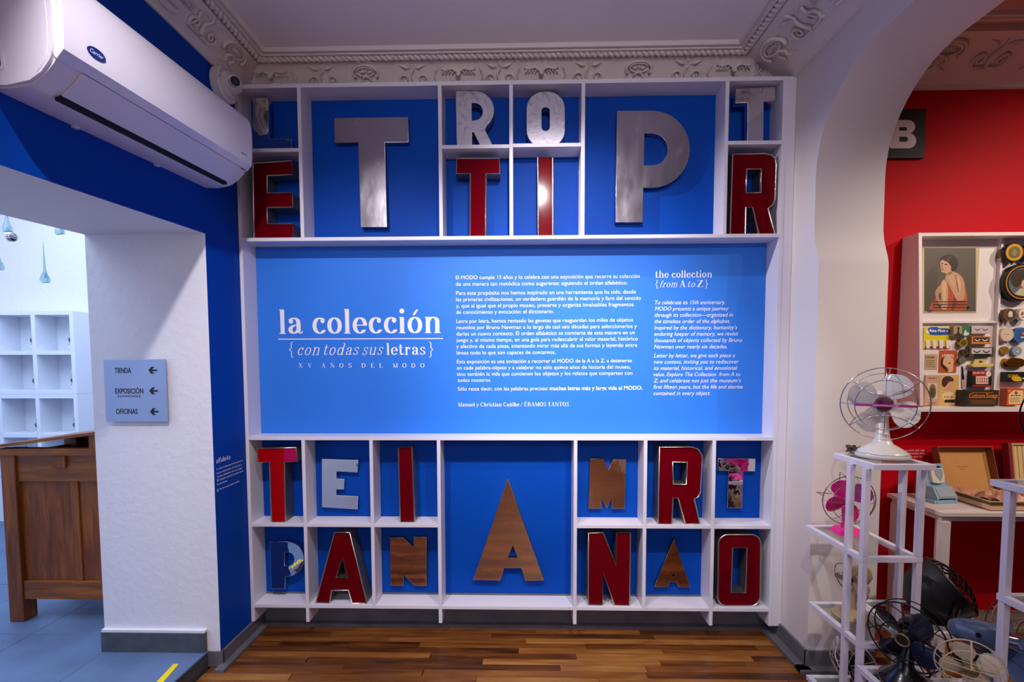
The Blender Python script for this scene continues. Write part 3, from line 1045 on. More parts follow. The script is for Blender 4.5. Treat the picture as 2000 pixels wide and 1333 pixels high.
for n_, a, b, px, py in (('a', X0 + T, UP[0], 530, 297), ('b', UP[1] + T, UP[2], 926, 290), ('c', UP[2] + T, UP[3], 1063, 287), ('d', UP[4] + T, X1 - T, 1477, 282)):
    z = L(px, py, Y=YF).z
    zs[n_] = z
    board('cell_shelf', a, b, z, z + T)
ZMID = L(550, 1029.7, Y=YF).z
for a, b in ((X0 + T, LO[0]), (LO[0] + T, LO[1]), (LO[1] + T, LO[2]), (LO[3] + T, LO[4]), (LO[4] + T, LO[5]), (LO[5] + T, X1 - T)):
    board('cell_shelf', a, b, ZMID, ZMID + T)
PBLUE = mat('cell_back_blue', '#0047ac', 0.55, spec=0.15, bump=0.04, bscale=160)


def back(x0, x1, z0, z1):
    MB().box(x0, x1, YBK, YB - 0.001, z0, z1).build('back_panel', PBLUE, sh, world=True)


ux = [X0 + T] + [v for x in UP for v in (x, x + T)] + [X1 - T]
for i in range(0, len(ux), 2):
    back(ux[i], ux[i + 1], L1Z, TOPZ)
lx = [X0 + T] + [v for x in LO for v in (x, x + T)] + [X1 - T]
for i in range(0, len(lx), 2):
    if i // 2 == 3:
        back(lx[i], lx[i + 1], BZ + T, MZ)
    else:
        back(lx[i], lx[i + 1], BZ + T, ZMID)
        back(lx[i], lx[i + 1], ZMID + T, MZ)

# ------------------------------------------------------------------ text panel
PAN = mat('sky_blue_panel', '#2f7be0', 0.5, spec=0.3, bump=0.03, bscale=160)
VINYL = mat('white_vinyl', '#f2ecf4', 0.5)
YP = 2.8845
tp = thing('text_panel', 'sky blue panel with white exhibition text across the middle of the shelving', 'panel', (-0.08, 2.887, MZ + T))
MB().box(X0 + T + 0.001, X1 - T - 0.001, YP, YB - 0.002, MZ + T + 0.001, L1Z - T - 0.001).build('panel_board', PAN, tp, world=True)
CAPH = bounds2(text_mesh('H'))
CAPH = CAPH[3] - CAPH[2]


def line(crop, x0, x1, y0, y1, cap, body, bold=0.0, shear=0.0, par=tp, m=VINYL, Y=YP, spacing=1.0):
    ox, oy, s_ = crop
    p0 = L(ox + x0 / s_, oy + y0 / s_, Y=Y)
    p1 = L(ox + x1 / s_, oy + y1 / s_, Y=Y)
    me = text_mesh(body, bold, shear, spacing=spacing)
    return place_flat(me, p0, p1, cap / s_ * Y / CAM_F / CAPH, 'NY', m, par)


c1, c2, c3, c4_ = (870, 520, 5.0), (870, 680, 5.0), (1250, 510, 4.596), (500, 560, 5.263)
B1 = 0.0
es = [(c1, 102, 1898, 130, 115, 'El MODO cumple 15 años y lo celebra con una exposición que recorre su colección'),
      (c1, 102, 1778, 193, 180, 'de una manera tan metódica como sugerente: siguiendo el orden alfabético.'),
      (c1, 105, 1860, 282, 268, 'Para este propósito nos hemos inspirado en una herramienta que ha sido, desde'),
      (c1, 105, 1908, 344, 330, 'las primeras civilizaciones, un verdadero guardián de la memoria y faro del sentido'),
      (c1, 105, 1838, 406, 392, 'y, que al igual que el propio museo, preserva y organiza invaluables fragmentos'),
      (c1, 105, 1058, 468, 460, 'de conocimiento y evocación: el diccionario.'),
      (c1, 108, 1832, 556, 542, 'Letra por letra, hemos revisado las gavetas que resguardan los miles de objetos'),
      (c1, 108, 1868, 618, 604, 'reunidos por Bruno Newman a lo largo de casi seis décadas para seleccionarlos y'),
      (c1, 108, 1848, 680, 666, 'darles un nuevo contexto. El orden alfabético se convierte de esta manera en un'),
      (c1, 108, 1878, 741, 727, 'juego y, al mismo tiempo, en una guía para redescubrir el valor material, histórico'),
      (c1, 108, 1872, 802, 789, 'y afectivo de cada pieza, intentando mirar más allá de sus formas y leyendo entre'),
      (c2, 110, 1075, 65, 58, 'líneas todo lo que son capaces de contarnos.'),
      (c2, 113, 1820, 151, 140, 'Esta exposición es una invitación a recorrer el MODO de la A a la Z, a detenerse'),
      (c2, 113, 1808, 212, 202, 'en cada palabra-objeto y a celebrar no sólo quince años de historia del museo,'),
      (c2, 113, 1826, 273, 262, 'sino también la vida que contienen los objetos y los relatos que comparten con'),
      (c2, 120, 445, 332, 330, 'todos nosotros.')]
for c, a, b, u, v, t in es:
    line(c, a, b, u, v, 36, t, B1)
line(c2, 120, 1002, 418, 413, 37, 'Sólo resta decir, con las palabras precisas:', B1)
line(c2, 1018, 1923, 413, 408, 37, 'muchas letras más y larga vida al MODO.', 0.018)
en = [(133, 765, 390, 388, 'To celebrate its 15th anniversary,'), (133, 795, 446, 444, 'MODO presents a unique journey'),
      (131, 834, 503, 500, 'through its collection—organized in'), (130, 808, 559, 557, 'the timeless order of the alphabet.'),
      (129, 872, 617, 613, 'Inspired by the dictionary, humanity’s'), (128, 882, 673, 670, 'enduring keeper of memory, we revisit'),
      (127, 916, 730, 727, 'thousands of objects collected by Bruno'), (127, 782, 787, 785, 'Newman over nearly six decades.'),
      (125, 851, 867, 865, 'Letter by letter, we give each piece a'), (124, 887, 923, 921, 'new context, inviting you to rediscover'),
      (123, 873, 980, 977, 'its material, historical, and emotional'), (122, 900, 1036, 1034, 'value. Explore The Collection  from A to'),
      (122, 905, 1092, 1090, 'Z, and celebrate not just the museum’s'), (121, 922, 1148, 1146, 'first fifteen years, but the life and stories'),
      (121, 632, 1205, 1204, 'contained in every object.')]
for a, b, u, v, t in en:
    line(c3, a, b, u, v, 34, t, 0.0, 0.22)


def sline(crop, x0, x1, y0, y1, capz, runs, cell=12, track=0, par=tp, m=VINYL, Y=YP, unit=0.74, face='NY', X=None):
    ox, oy, s_ = crop
    kw = dict(X=X) if X is not None else dict(Y=Y)
    p0 = L(ox + x0 / s_, oy + y0 / s_, **kw)
    p1 = L(ox + x1 / s_, oy + y1 / s_, **kw)
    dist = Y if X is None else p0.y
    return place_flat(serif_mesh(runs, cell, track), p0, p1, capz / s_ * dist / CAM_F, face, m, par, unit=unit)


sline(c4_, 242, 1898, 484, 474, 242, [('la colección', 132, 0)], 10, -20)
p0, p1 = L(500 + 228 / 5.263, 560 + 542 / 5.263, Y=YP), L(500 + 1923 / 5.263, 560 + 534 / 5.263, Y=YP)
MB().box(p0.x, p1.x, YP - 0.0008, YP - 0.0001, (p0.z + p1.z) / 2 - 0.0026, (p0.z + p1.z) / 2 + 0.0026).build('underline', VINYL, tp, world=True)
sline(c4_, 343, 388, 703, 703, 118, [('{', 95, 0)], 14)
sline(c4_, 432, 655, 705, 703, 118, [('con', 70, 0.27)], 14)
sline(c4_, 700, 1062, 704, 702, 118, [('todas', 70, 0.27)], 14)
sline(c4_, 1095, 1310, 703, 701, 118, [('sus', 70, 0.27)], 14)
sline(c4_, 1342, 1740, 702, 700, 118, [('letras', 120, 0)], 14)
sline(c4_, 1775, 1822, 701, 701, 118, [('}', 95, 0)], 14)
xs_ = [(440, 'X'), (535, 'V'), (675, 'A'), (767, 'Ñ'), (858, 'O'), (950, 'S'), (1087, 'D'), (1183, 'E'), (1268, 'L'), (1408, 'M'), (1505, 'O'), (1598, 'D'), (1690, 'O')]
for x, ch in xs_:
    wd = {'M': 50, 'X': 42, 'O': 42, 'V': 38, 'S': 34, 'E': 36, 'L': 36}.get(ch, 40)
    sline(c4_, x, x + wd, 834, 833, 44, [(ch, 110, 0)], 22)
sline(c2, 125, 720, 572, 570, 38, [('Manuel y Christian Cañibe', 120, 0)], 20, -15)
sline(c2, 735, 1205, 570, 568, 38, [('/ ÉRAMOS TANTOS', 120, 0)], 20, -10)
sline(c3, 137, 645, 150, 147, 60, [('the collection', 125, 0)], 14, -15)
sline(c3, 137, 165, 236, 236, 56, [('{', 95, 0)], 16)
sline(c3, 175, 335, 236, 234, 56, [('from', 70, 0.27)], 16)
sline(c3, 355, 410, 235, 234, 58, [('A', 120, 0)], 16)
sline(c3, 430, 495, 235, 234, 56, [('to', 70, 0.27)], 16)
sline(c3, 513, 565, 234, 233, 58, [('Z', 130, 0)], 16)
sline(c3, 582, 610, 234, 233, 56, [('}', 95, 0)], 16)

# ------------------------------------------------------------------ letters
CHROME = mat('scratched_chrome', '#b2acb2', 0.24, 1.0, bump=0.08, bscale=5, bdist=0.008, rvar=0.05, vscale=7, stretch=(2.5, 1, 1))
HATCH = mat('swirl_polished_aluminium', '#b4b0b8', 0.4, 1.0, bump=0.16, bscale=110, bdist=0.002, rvar=0.12, vscale=40)
MIRROR = mat('mirror_steel', '#e2dedd', 0.035, 1.0, bump=0.35, bscale=3.5, bdist=0.02)
BRONZE = mat('rose_mirror_steel', '#cda888', 0.06, 1.0, bump=0.22, bscale=6, bdist=0.006)
REDAC = mat('red_acrylic', '#66000e', 0.11, spec=0.12, var=0.06, vscale=3)
REDAC2 = mat('bright_red_acrylic', '#a80005', 0.22, spec=0.1, var=0.06, vscale=3)
MAGENTA = mat('magenta_face', '#b00a4e', 0.2, spec=0.1)
TRIM = mat('tin_trim', '#cfc9bd', 0.32, 1.0, bump=0.2, bscale=60)
TIN = mat('aged_tin', '#8a857c', 0.45, 0.85, bump=0.3, bscale=25, var=0.3, vscale=7, bdist=0.004)
cA, cB, cC = (450, 140, 3.921), (840, 150, 4.039), (1150, 150, 4.039)
cD, cE, cF = (460, 840, 3.332), (840, 840, 3.332), (1100, 840, 3.332)


def loops(crop, Y, *lps, floor=None):
    ox, oy, s_ = crop
    out = []
    for lp in lps:
        q = [L(ox + x / s_, oy + y / s_, Y=Y) for x, y in lp]
        q = [(p.x, p.z) for p in q]
        out.append(q)
    if floor is not None:
        lo = min(p[1] for p in out[0])
        hi = max(p[1] for p in out[0])
        out = [[(x, floor + (z - lo) * (hi - floor) / (hi - lo)) for x, z in lp] for lp in out]
    return out


def mirror_letter(label, crop, Y, depth, m, *lps, floor=None, bevel=0.0012):
    lp = loops(crop, Y, *lps, floor=floor)
    me = outline_mesh('letter', lp, depth / 2 - bevel, bevel)
    me.transform(Matrix.Translation((0, Y + depth / 2, 0)) @ FACE_NY)
    return tag(obj('metal_letter', me, m), label, 'letter', 'metal letters in the white cells')


def red_letter(label, crop, Y, depth, *lps, floor=None, face=None):
    lp = loops(crop, Y, *lps, floor=floor)
    x = sum(p[0] for p in lp[0]) / len(lp[0])
    z = min(p[1] for p in lp[0])
    t = thing('channel_letter', label, 'letter', (x, Y + depth / 2, z), group='red channel letters in the white cells')
    fm = outline_mesh('face', lp, 0.0015, 0)
    fm.transform(Matrix.Translation((0, Y + 0.005, 0)) @ FACE_NY)
    fo = obj('face', fm, face or REDAC, t, world=True)
    rm = MB()
    for l_ in lp:
        n = len(l_)
        v = [(a, Y, b) for a, b in l_] + [(a, Y + depth, b) for a, b in l_]
        rm.add(v, [(i, (i + 1) % n, n + (i + 1) % n, n + i) for i in range(n)])
    rm.build('return', TIN, t, world=True)
    tm = MB()
    for l_ in lp:
        tm.tube([(a, Y + 0.0005, b) for a, b in l_], 0.0042, 6, closed=True)
    tm.build('trim', TRIM, t, world=True, smooth=True, angle=60)
    return t, fo, lp


def arcpts(cx, cy, rx, ry, a0, a1, n=10):
    return [(cx + rx * math.cos(math.radians(a0 + (a1 - a0) * k / n)), cy - ry * math.sin(math.radians(a0 + (a1 - a0) * k / n))) for k in range(n + 1)]


# upper row
mirror_letter('polished mirror letter L in the top left cell behind the camera', cA, 2.80, 0.03, MIRROR,
              [(172, 200), (290, 200), (293, 503), (468, 505), (468, 600), (172, 600)], floor=zs['a'] + T)
red_letter('dark red letter E in the narrow cell below the mirror letter L', cA, 2.775, 0.105,
           [(172, 703), (470, 683), (473, 790), (282, 797), (282, 935), (475, 930), (478, 1040), (282, 1043), (285, 1172), (480, 1168), (482, 1282), (182, 1282)], floor=L1Z + 0.001)
mirror_letter('large scratched chrome letter T on the upper left blue panel', cA, 2.845, 0.042, CHROME,
              [(795, 357), (1360, 349), (1363, 540), (1180, 541), (1198, 1190), (1000, 1190), (980, 541), (800, 547)])
mirror_letter('brushed aluminium letter R at the top beside the letter O', cB, 2.80, 0.055, HATCH,
              [(203, 113), (350, 113)] + arcpts(355, 263, 148, 150, 90, -50, 14) + [(430, 412), (503, 560), (408, 560), (345, 432), (328, 432), (331, 560), (213, 560)],
              [(325, 203)] + arcpts(346, 273, 71, 70, 90, -90, 10) + [(328, 344)], floor=zs['b'] + T)
mirror_letter('brushed aluminium letter O at the top beside the letter R', cB, 2.80, 0.055, HATCH,
              rounded(763, 118, 1062, 560, 135), rounded(878, 240, 945, 432, 33), floor=zs['c'] + T)
red_letter('red letter T under the aluminium letter R', cB, 2.79, 0.085,
           [(210, 643), (547, 643), (550, 762), (440, 762), (437, 1256), (315, 1256), (318, 762), (207, 762)], floor=L1Z + 0.001)
red_letter('glossy red letter I under the aluminium letter O', cB, 2.79, 0.085,
           [(850, 637), (968, 641), (968, 1252), (853, 1252)], floor=L1Z + 0.001)
mirror_letter('large scratched chrome letter P on the upper right blue panel', cC, 2.845, 0.042, CHROME,
              [(223, 270), (500, 268)] + arcpts(500, 571, 296, 303, 88, -88, 18) + [(428, 876), (425, 1147), (212, 1147)],
              [(437, 447), (500, 447)] + arcpts(500, 573, 125, 126, 88, -88, 12) + [(433, 700)])
mirror_letter('grey polished letter T in the top right cell', cC, 2.79, 0.04, MIRROR,
              [(1162, 95), (1467, 82), (1470, 187), (1378, 193), (1375, 520), (1253, 520), (1255, 200), (1160, 203)], floor=zs['d'] + T)
red_letter('dark red letter R in the upper right narrow cell', cC, 2.775, 0.105,
           [(1133, 612), (1390, 606), (1440, 616), (1470, 645), (1480, 690), (1470, 960), (1450, 1000), (1415, 1030), (1470, 1227), (1343, 1230), (1293, 1020), (1240, 1022), (1235, 1232), (1115, 1228)],
           [(1245, 725), (1360, 725), (1357, 908), (1240, 910)], floor=L1Z + 0.001)
# lower rows
MT, BT = ZMID + T + 0.0012, BZ + T + 0.0012
t, fo, lp = red_letter('bright red letter T with a magenta end in the lower left cell', cD, 2.775, 0.105,
                       [(142, 120), (395, 117), (403, 207), (318, 210), (325, 597), (235, 599), (222, 210), (148, 213)], floor=MT, face=REDAC2)
q = lp[0]
xm = q[7][0] + 0.66 * (q[2][0] - q[7][0])
pm_ = outline_mesh('face', [[(xm, q[3][1] + 0.003), (q[2][0] - 0.003, q[2][1] + 0.003), (q[1][0] - 0.003, q[1][1] - 0.003), (xm, q[1][1] - 0.003)]], 0.0008, 0)
pm_.transform(Matrix.Translation((0, 2.7768, 0)) @ FACE_NY)
obj('face_end', pm_, MAGENTA, t, world=True)  # magenta over the right end of the crossbar
mirror_letter('silver mirror letter E in a lower left cell', cD, 2.862, 0.024, MIRROR,
              [(563, 190), (797, 198), (793, 277), (657, 270), (655, 320), (707, 323), (705, 388), (655, 388), (655, 427), (797, 435), (793, 517), (563, 503)])
red_letter('slim dark red letter I in a lower left cell', cD, 2.785, 0.09, [(1060, 120), (1147, 113), (1165, 597), (1073, 599)], floor=MT)
mirror_letter('silver mirror letter P in the bottom left cell', cD, 2.84, 0.03, MIRROR,
              [(225, 730), (335, 730)] + arcpts(335, 843, 108, 112, 90, -90, 14) + [(322, 955), (320, 1035), (233, 1035)],
              [(317, 797), (338, 797)] + arcpts(340, 842, 44, 45, 90, -90, 10) + [(317, 888)])
red_letter('dark red letter A in a bottom left cell', cD, 2.77, 0.11,
           [(645, 668), (743, 668), (855, 1145), (760, 1148), (735, 1060), (625, 1060), (612, 1145), (523, 1141)],
           [(697, 838), (730, 977), (655, 972)], floor=BT)
mirror_letter('rose mirror letter N in a bottom left cell', cD, 2.862, 0.024, BRONZE,
              [(1008, 703), (1090, 703), (1162, 768), (1162, 698), (1243, 700), (1242, 1015), (1165, 1015), (1092, 942), (1090, 1015), (1010, 1013)])
mirror_letter('large rose mirror letter A on the lower middle blue panel', cE, 2.855, 0.03, BRONZE,
              [(506, 322), (740, 980), (622, 982), (595, 900), (480, 900), (456, 980), (281, 977)], [(538, 748), (572, 835), (504, 835)])
mirror_letter('rose mirror letter M in a lower right cell', cF, 2.862, 0.024, BRONZE,
              [(177, 190), (262, 190), (292, 265), (325, 193), (408, 193), (398, 512), (318, 512), (318, 440), (283, 510), (250, 440), (247, 512), (166, 512)])
red_letter('dark red letter R in a lower right cell', cF, 2.77, 0.11,
           [(627, 113), (840, 113), (880, 128), (902, 165), (905, 190), (893, 400), (880, 430), (853, 445), (890, 602), (795, 604), (748, 440), (715, 437), (707, 604), (618, 600)],
           [(713, 208), (807, 210), (802, 352), (715, 350)], floor=MT)
mirror_letter('silver mirror letter T in the lower right cell', cF, 2.862, 0.024, MIRROR,
              [(1010, 187), (1250, 190), (1247, 270), (1170, 268), (1163, 510), (1070, 507), (1078, 267), (1007, 265)])
red_letter('dark red letter N in a bottom right cell', cF, 2.77, 0.11,
           [(165, 672), (260, 670), (345, 890), (348, 672), (437, 672), (432, 1152), (335, 1150), (258, 930), (257, 1148), (163, 1144)], floor=BT)
mirror_letter('small rose mirror letter A in a bottom right cell', cF, 2.862, 0.024, BRONZE,
              [(720, 713), (825, 1023), (752, 1023), (740, 990), (692, 990), (680, 1022), (595, 1022)], [(718, 927), (730, 955), (706, 955)])
orr = [(x + (1143 - y) * 0.012, y) for x, y in rounded(1006, 683, 1280, 1145, 60)]
red_letter('dark red rounded letter O in the bottom right cell', cF, 2.775, 0.105, orr, [(1103, 767), (1197, 767), (1187, 1060), (1093, 1060)], floor=BT)

# ------------------------------------------------------------------ air conditioner
ACW = mat('ac_white_plastic', '#e3dde6', 0.28, coat=0.15)
ACG = mat('ac_pearl_plastic', '#e6e0ea', 0.12, coat=0.5)
DARK = mat('dark_gap', '#08080a', 0.6)
ac = thing('air_conditioner', 'white wall-mounted split air conditioner above the doorway', 'air conditioner', (XL, 1.98, 2.462), rot=(math.radians(3.3), 0, 0))
HL = 0.505


def along_y(prof, y0, y1):
    return MB().prism(prof, lambda d, z: (d, y0, z), lambda d, z: (d, y1, z))


body_p = [(0.0, 0.0), (0.06, -0.002), (0.105, 0.004), (0.135, 0.014), (0.172, 0.038), (0.2, 0.066), (0.212, 0.083), (0.212, 0.315), (0.2, 0.328), (0.0, 0.332)]
along_y(body_p, -HL + 0.004, HL - 0.004).build('body', ACW, ac, smooth=True, angle=30)
fp_ = [(0.207, 0.088), (0.214, 0.078), (0.2385, 0.104), (0.2425, 0.13), (0.247, 0.19), (0.249, 0.25), (0.246, 0.3), (0.236, 0.325), (0.213, 0.328)]
fpo = along_y(fp_, -HL, HL).build('front_panel', ACG, ac, smooth=True, angle=30)
fl_p = [(0.142, 0.012), (0.178, 0.036), (0.206, 0.064), (0.216, 0.078), (0.211, 0.082), (0.2, 0.068), (0.172, 0.042), (0.138, 0.018)]
along_y(fl_p, -0.42, 0.45).build('louver_flap', ACW, ac, smooth=True, angle=30)
MB().box(0.118, 0.139, -0.42, 0.45, -0.0005, 0.03).build('air_slot', DARK, ac)
along_y([(0.205, 0.0775), (0.2165, 0.0785), (0.2165, 0.0795), (0.205, 0.0815)], -0.42, HL - 0.02).build('flap_seam', DARK, ac)
# end cap with its knock-out
cap = [(0.004, 0.004), (0.06, 0.003), (0.13, 0.016), (0.17, 0.04), (0.2, 0.075), (0.214, 0.12), (0.22, 0.2), (0.218, 0.3), (0.205, 0.325), (0.004, 0.33)]
ec = MB().prism(cap, lambda d, z: (d, -HL + 0.006, z), lambda d, z: (d, -HL - 0.006, z)).build('end_cap', ACW, ac, smooth=True, angle=30)
rim = smoothpts([Vector((0.03 + (d - 0.03) * 0.9, -HL - 0.006, 0.03 + (z - 0.03) * 0.9)) for d, z in cap[3:9]], 5)
MB().tube(rim, 0.0016, 6).build('cap_rim', ACG, ec)
MB().prism(rounded(0.012, 0.045, 0.06, 0.105, 0.012, 4), lambda d, z: (d, -HL - 0.006, z), lambda d, z: (d, -HL - 0.0072, z)).build('knockout_frame', ACG, ec)
MB().prism(rounded(0.012, 0.052, 0.05, 0.098, 0.01, 4), lambda d, z: (d, -HL - 0.007, z), lambda d, z: (d, -HL - 0.0078, z)).build('knockout_hole', DARK, ec)
for yy in (-0.22, 0.17):
    MB().box(0.0, 0.014, yy - 0.02, yy, -0.008, 0.004).build('clip', ACW, ac)
# badge and marking on the front panel (panel normal leans about 10 degrees)
BADGE = mat('badge_blue', '#16307e', 0.25, coat=0.4)
nb = Vector((0.988, 0, -0.15)).normalized()


def on_panel(y, z):
    for (d0, z0), (d1, z1) in zip(fp_[2:7], fp_[3:8]):
        if z0 <= z <= z1:
            t = (z - z0) / (z1 - z0)
            return Vector((d0 + (d1 - d0) * t, y, z))
    return Vector((0.24, y, z))


bc = on_panel(-0.395, 0.148)
up_ = Vector((0.13, 0, 0.99)).normalized()
be = [(0.034 * math.cos(2 * math.pi * k / 28), 0.0165 * math.sin(2 * math.pi * k / 28)) for k in range(28)]
bo = MB().prism(be, lambda u, v: bc + Vector((0, 1, 0)) * u + up_ * v, lambda u, v: bc + Vector((0.0022, u, 0)) + up_ * v).build('badge', BADGE, fpo)
SILV = mat('silver_print', '#d8d8e2', 0.3)
me = text_mesh('Carrier', 0.01, 0.3)
x0, x1, y0, y1 = bounds2(me)
for v in me.vertices:
    u, q = (v.co.x - (x0 + x1) / 2) / (x1 - x0) * 0.05, (v.co.y - 0.3) * 0.0165
    v.co = bc + Vector((0.0028, u, 0)) + up_ * q
obj('badge_lettering', me, SILV, bo)
mc = on_panel(0.44, 0.135)
m = MB()
for k in range(7):
    q0 = mc + Vector((0.0002, -0.03 + k * 0.0045, 0))
    m.box(q0.x, q0.x + 0.0008, q0.y, q0.y + 0.003, q0.z, q0.z + 0.004)
m.tube([mc + Vector((0.0006, 0.006, -0.002)), mc + Vector((0.001, 0.012, 0.008)), mc + Vector((0.0008, 0.016, 0.004)), mc + Vector((0.0006, 0.01, -0.004))], 0.0006, 4)
m.build('marking', mat('grey_print', '#55535c', 0.5), fpo)

# ------------------------------------------------------------------ security camera
cc = thing('security_camera', 'white turret security camera on a round box in the ceiling corner', 'camera', (XL, 2.62, 3.07))
CW = mat('camera_white', '#ddd5d2', 0.4)
MB().lathe([(0.08, 0.0), (0.087, 0.004), (0.087, 0.045), (0.083, 0.05), (0.0, 0.05)], 36, axis='X').build('mount_box', CW, cc, smooth=True, angle=35)
MB().lathe([(0.062, 0.05), (0.062, 0.062), (0.056, 0.068), (0.0, 0.068)], 32, axis='X').build('base_ring', CW, cc, smooth=True, angle=35)
ctr = Vector((0.078, -0.012, 0.0))
dv = (Vector((0.02, -0.1, 1.55)) - Vector((XL + 0.1, 2.6, 3.07))).normalized()
dv = (dv + Vector((0.25, 0, 0.2))).normalized()
m = MB()
m.tube([ctr - dv * 0.028, ctr - dv * 0.02, ctr, ctr + dv * 0.02, ctr + dv * 0.035], [0.03, 0.045, 0.05, 0.045, 0.034], 20)
turret = m.build('turret', CW, cc, smooth=True)
MB().tube([ctr + dv * 0.02, ctr + dv * 0.07], 0.0255, 22).build('barrel', CW, cc, smooth=True)
MB().tube([ctr + dv * 0.069, ctr + dv * 0.0715], 0.0225, 22).build('lens_bezel', BLACK, cc, smooth=True)
MB().tube([ctr + dv * 0.071, ctr + dv * 0.073], 0.011, 16).build('lens', mat('lens_glass', '#020203', 0.05, coat=1.0), cc, smooth=True)
for a in (100, 175):
    MB().lathe([(0.004, 0.05), (0.004, 0.0515), (0.0, 0.0515)], 8, (0, 0.075 * math.cos(math.radians(a)), 0.075 * math.sin(math.radians(a))), 'X').build('screw', mat('steel_screw', '#8f8a86', 0.3, 1.0), cc)

# ------------------------------------------------------------------ direction sign on the jamb
YJ = 2.46
ALU = mat('brushed_aluminium', '#a9b6d2', 0.36, 0.9, bump=0.1, bscale=30, stretch=(1, 1, 60), rvar=0.06)
sg = thing('direction_sign', 'square brushed metal sign with three black arrows on the white door jamb', 'sign', (-1.978, YJ - 0.012, 1.305))
MB().bbox(-2.139, -1.817, YJ - 0.02, YJ - 0.012, 1.305, 1.6255, 0.001).build('plate', ALU, sg, world=True)
for x in (-2.11, -1.846):
    for z in (1.335, 1.597):
        MB().lathe([(0.008, 0), (0.008, 0.0125)], 10, (x, YJ, z), '-Y').build('spacer', mat('steel_screw'), sg, world=True)
INK = mat('black_print', '#15171f', 0.5)
cs = (190, 690, 8.8875)
YS_ = YJ - 0.0201
for x0, x1, y, cp, t in ((303, 590, 347, 89, 'TIENDA'), (312, 800, 703, 88, 'EXPOSICIÓN'), (327, 700, 1057, 88, 'OFICINAS')):
    line(cs, x0, x1, y, y, cp, t, 0.015, 0, sg, INK, YS_)
line(cs, 362, 748, 768, 768, 52, '(continúa)', 0.0, 0, sg, INK, YS_, 1.1)
for x, y in ((888, 300), (902, 657), (915, 1017)):
    pts = [(x, y), (x + 50, y - 60), (x + 102, y - 60), (x + 62, y - 13), (x + 150, y - 13), (x + 150, y + 16), (x + 62, y + 16), (x + 104, y + 61), (x + 50, y + 61)]
    q = [L(190 + a / 8.8875, 690 + b / 8.8875, Y=YS_) for a, b in pts]
    MB().prism([(p.x, p.z) for p in q], lambda u, v: (u, YS_ - 0.0008, v), lambda u, v: (u, YS_, v)).build('arrow', INK, sg, world=True)

# ------------------------------------------------------------------ wall lettering on the blue strip
wt = thing('wall_lettering', 'small white dictionary entry lettered on the blue wall strip', 'lettering', (XL, 2.62, 0.9))
ca = (400, 870, 12.12)
XW = XL + 0.0004


def xline(x0, y0, x1, y1, cap, body, bold=0.0):
    ox, oy, s_ = ca
    p0 = L(ox + x0 / s_, oy + y0 / s_, X=XW)
    p1 = L(ox + x1 / s_, oy + y1 / s_, X=XW)
    p1.z = p0.z
    return place_flat(text_mesh(body, bold), p0, p1, cap / s_ * p0.y / CAM_F / CAPH, 'PX', VINYL, wt)


ox, oy, s_ = ca
p0, p1 = L(ox + 272 / s_, oy + 435 / s_, X=XW), L(ox + 600 / s_, oy + 300 / s_, X=XW)
p1.z = p0.z
place_flat(serif_mesh([('alfabeto', 120, 0)], 18, -10), p0, p1, 118 / s_ * 2.55 / CAM_F, 'PX', VINYL, wt, unit=0.74)
for a in ((275, 592, 890, 322, 42, 'm. Serie ordenada de las letras con'), (275, 690, 870, 418, 42, 'que se representan los fonemas o'),
          (285, 775, 880, 505, 42, 'sonidos distintivos de una lengua.'), (285, 862, 900, 578, 42, '¶ Cualquier sistema de signos para'),
          (285, 955, 535, 840, 42, 'comunicarse.'), (350, 1062, 820, 830, 40, 'Sin él, ni este texto existiría.')):
    xline(*a, bold=0.01)
q0 = L(ox + 288 / s_, oy + 1105 / s_, X=XW)
for (a, b, c_, d) in ((0, 0.012, 0, 0.002), (0, 0.012, 0.011, 0.013), (0, 0.002, 0, 0.013), (0.01, 0.012, 0, 0.013)):
    MB().box(XW, XW + 0.0006, q0.y + a, q0.y + b, q0.z + c_, q0.z + d).build('mark', VINYL, wt, world=True)

# ------------------------------------------------------------------ oak desk in the shop
OAK = wood('dark_oak', [(0.2, '#421c05'), (0.45, '#7a3f0e'), (0.65, '#9c5a1a'), (0.85, '#b5752f')], 'X', 3.0, 0.38, rand=False, grain=10)
OAKV = wood('dark_oak_upright', [(0.2, '#421c05'), (0.45, '#763a0c'), (0.65, '#985518'), (0.85, '#ae6c2a')], 'Z', 3.0, 0.38, rand=False, grain=10)
YD = 2.72
cdk = (0, 820, 2.598)


def dk(x, y, Y=YD):
    return L(x / 2.598, 820 + y / 2.598, Y=Y)


dleft = dk(40, 600).x - 0.02
dright = -2.262
ztop, zrail, zpan0, zpan1, zbot = dk(200, 150).z, dk(200, 182).z, dk(200, 318).z, dk(250, 826).z, dk(300, 918).z
desk = thing('writing_desk', 'dark oak slant-top desk with panelled side behind the doorway', 'desk', ((dleft + dright) / 2, 3.0, SF))
LG = 0.085
for x in (dleft, dright - LG):
    for yy in (YD, 3.2 - LG):
        MB().bbox(x, x + LG, yy, yy + LG, SF + 0.001, ztop, 0.004).build('leg', OAKV, desk, world=True)
MB().bbox(dleft - 0.01, dright, YD - 0.012, YD + 0.05, zrail, ztop + 0.004, 0.003).build('top_rail', OAK, desk, world=True)
pf = MB().bbox(dleft + LG, dright - LG, YD + 0.015, YD + 0.04, zpan0, zrail, 0.002).build('apron_panel', OAK, desk, world=True)
a, b = dk(258, 180), dk(330, 248)
MB().bbox(a.x, b.x, YD + 0.0, YD + 0.016, b.z, a.z, 0.003).build('lock_block', OAKV, pf, world=True)
xs0 = dk(348, 500).x
xs1 = xs0 + 0.045
for x0, x1 in ((dleft + LG, xs0), (xs1, dright - LG)):
    MB().bbox(x0, x1, YD + 0.03, YD + 0.045, zpan1, zpan0, 0.001).build('side_board', OAKV, desk, world=True)
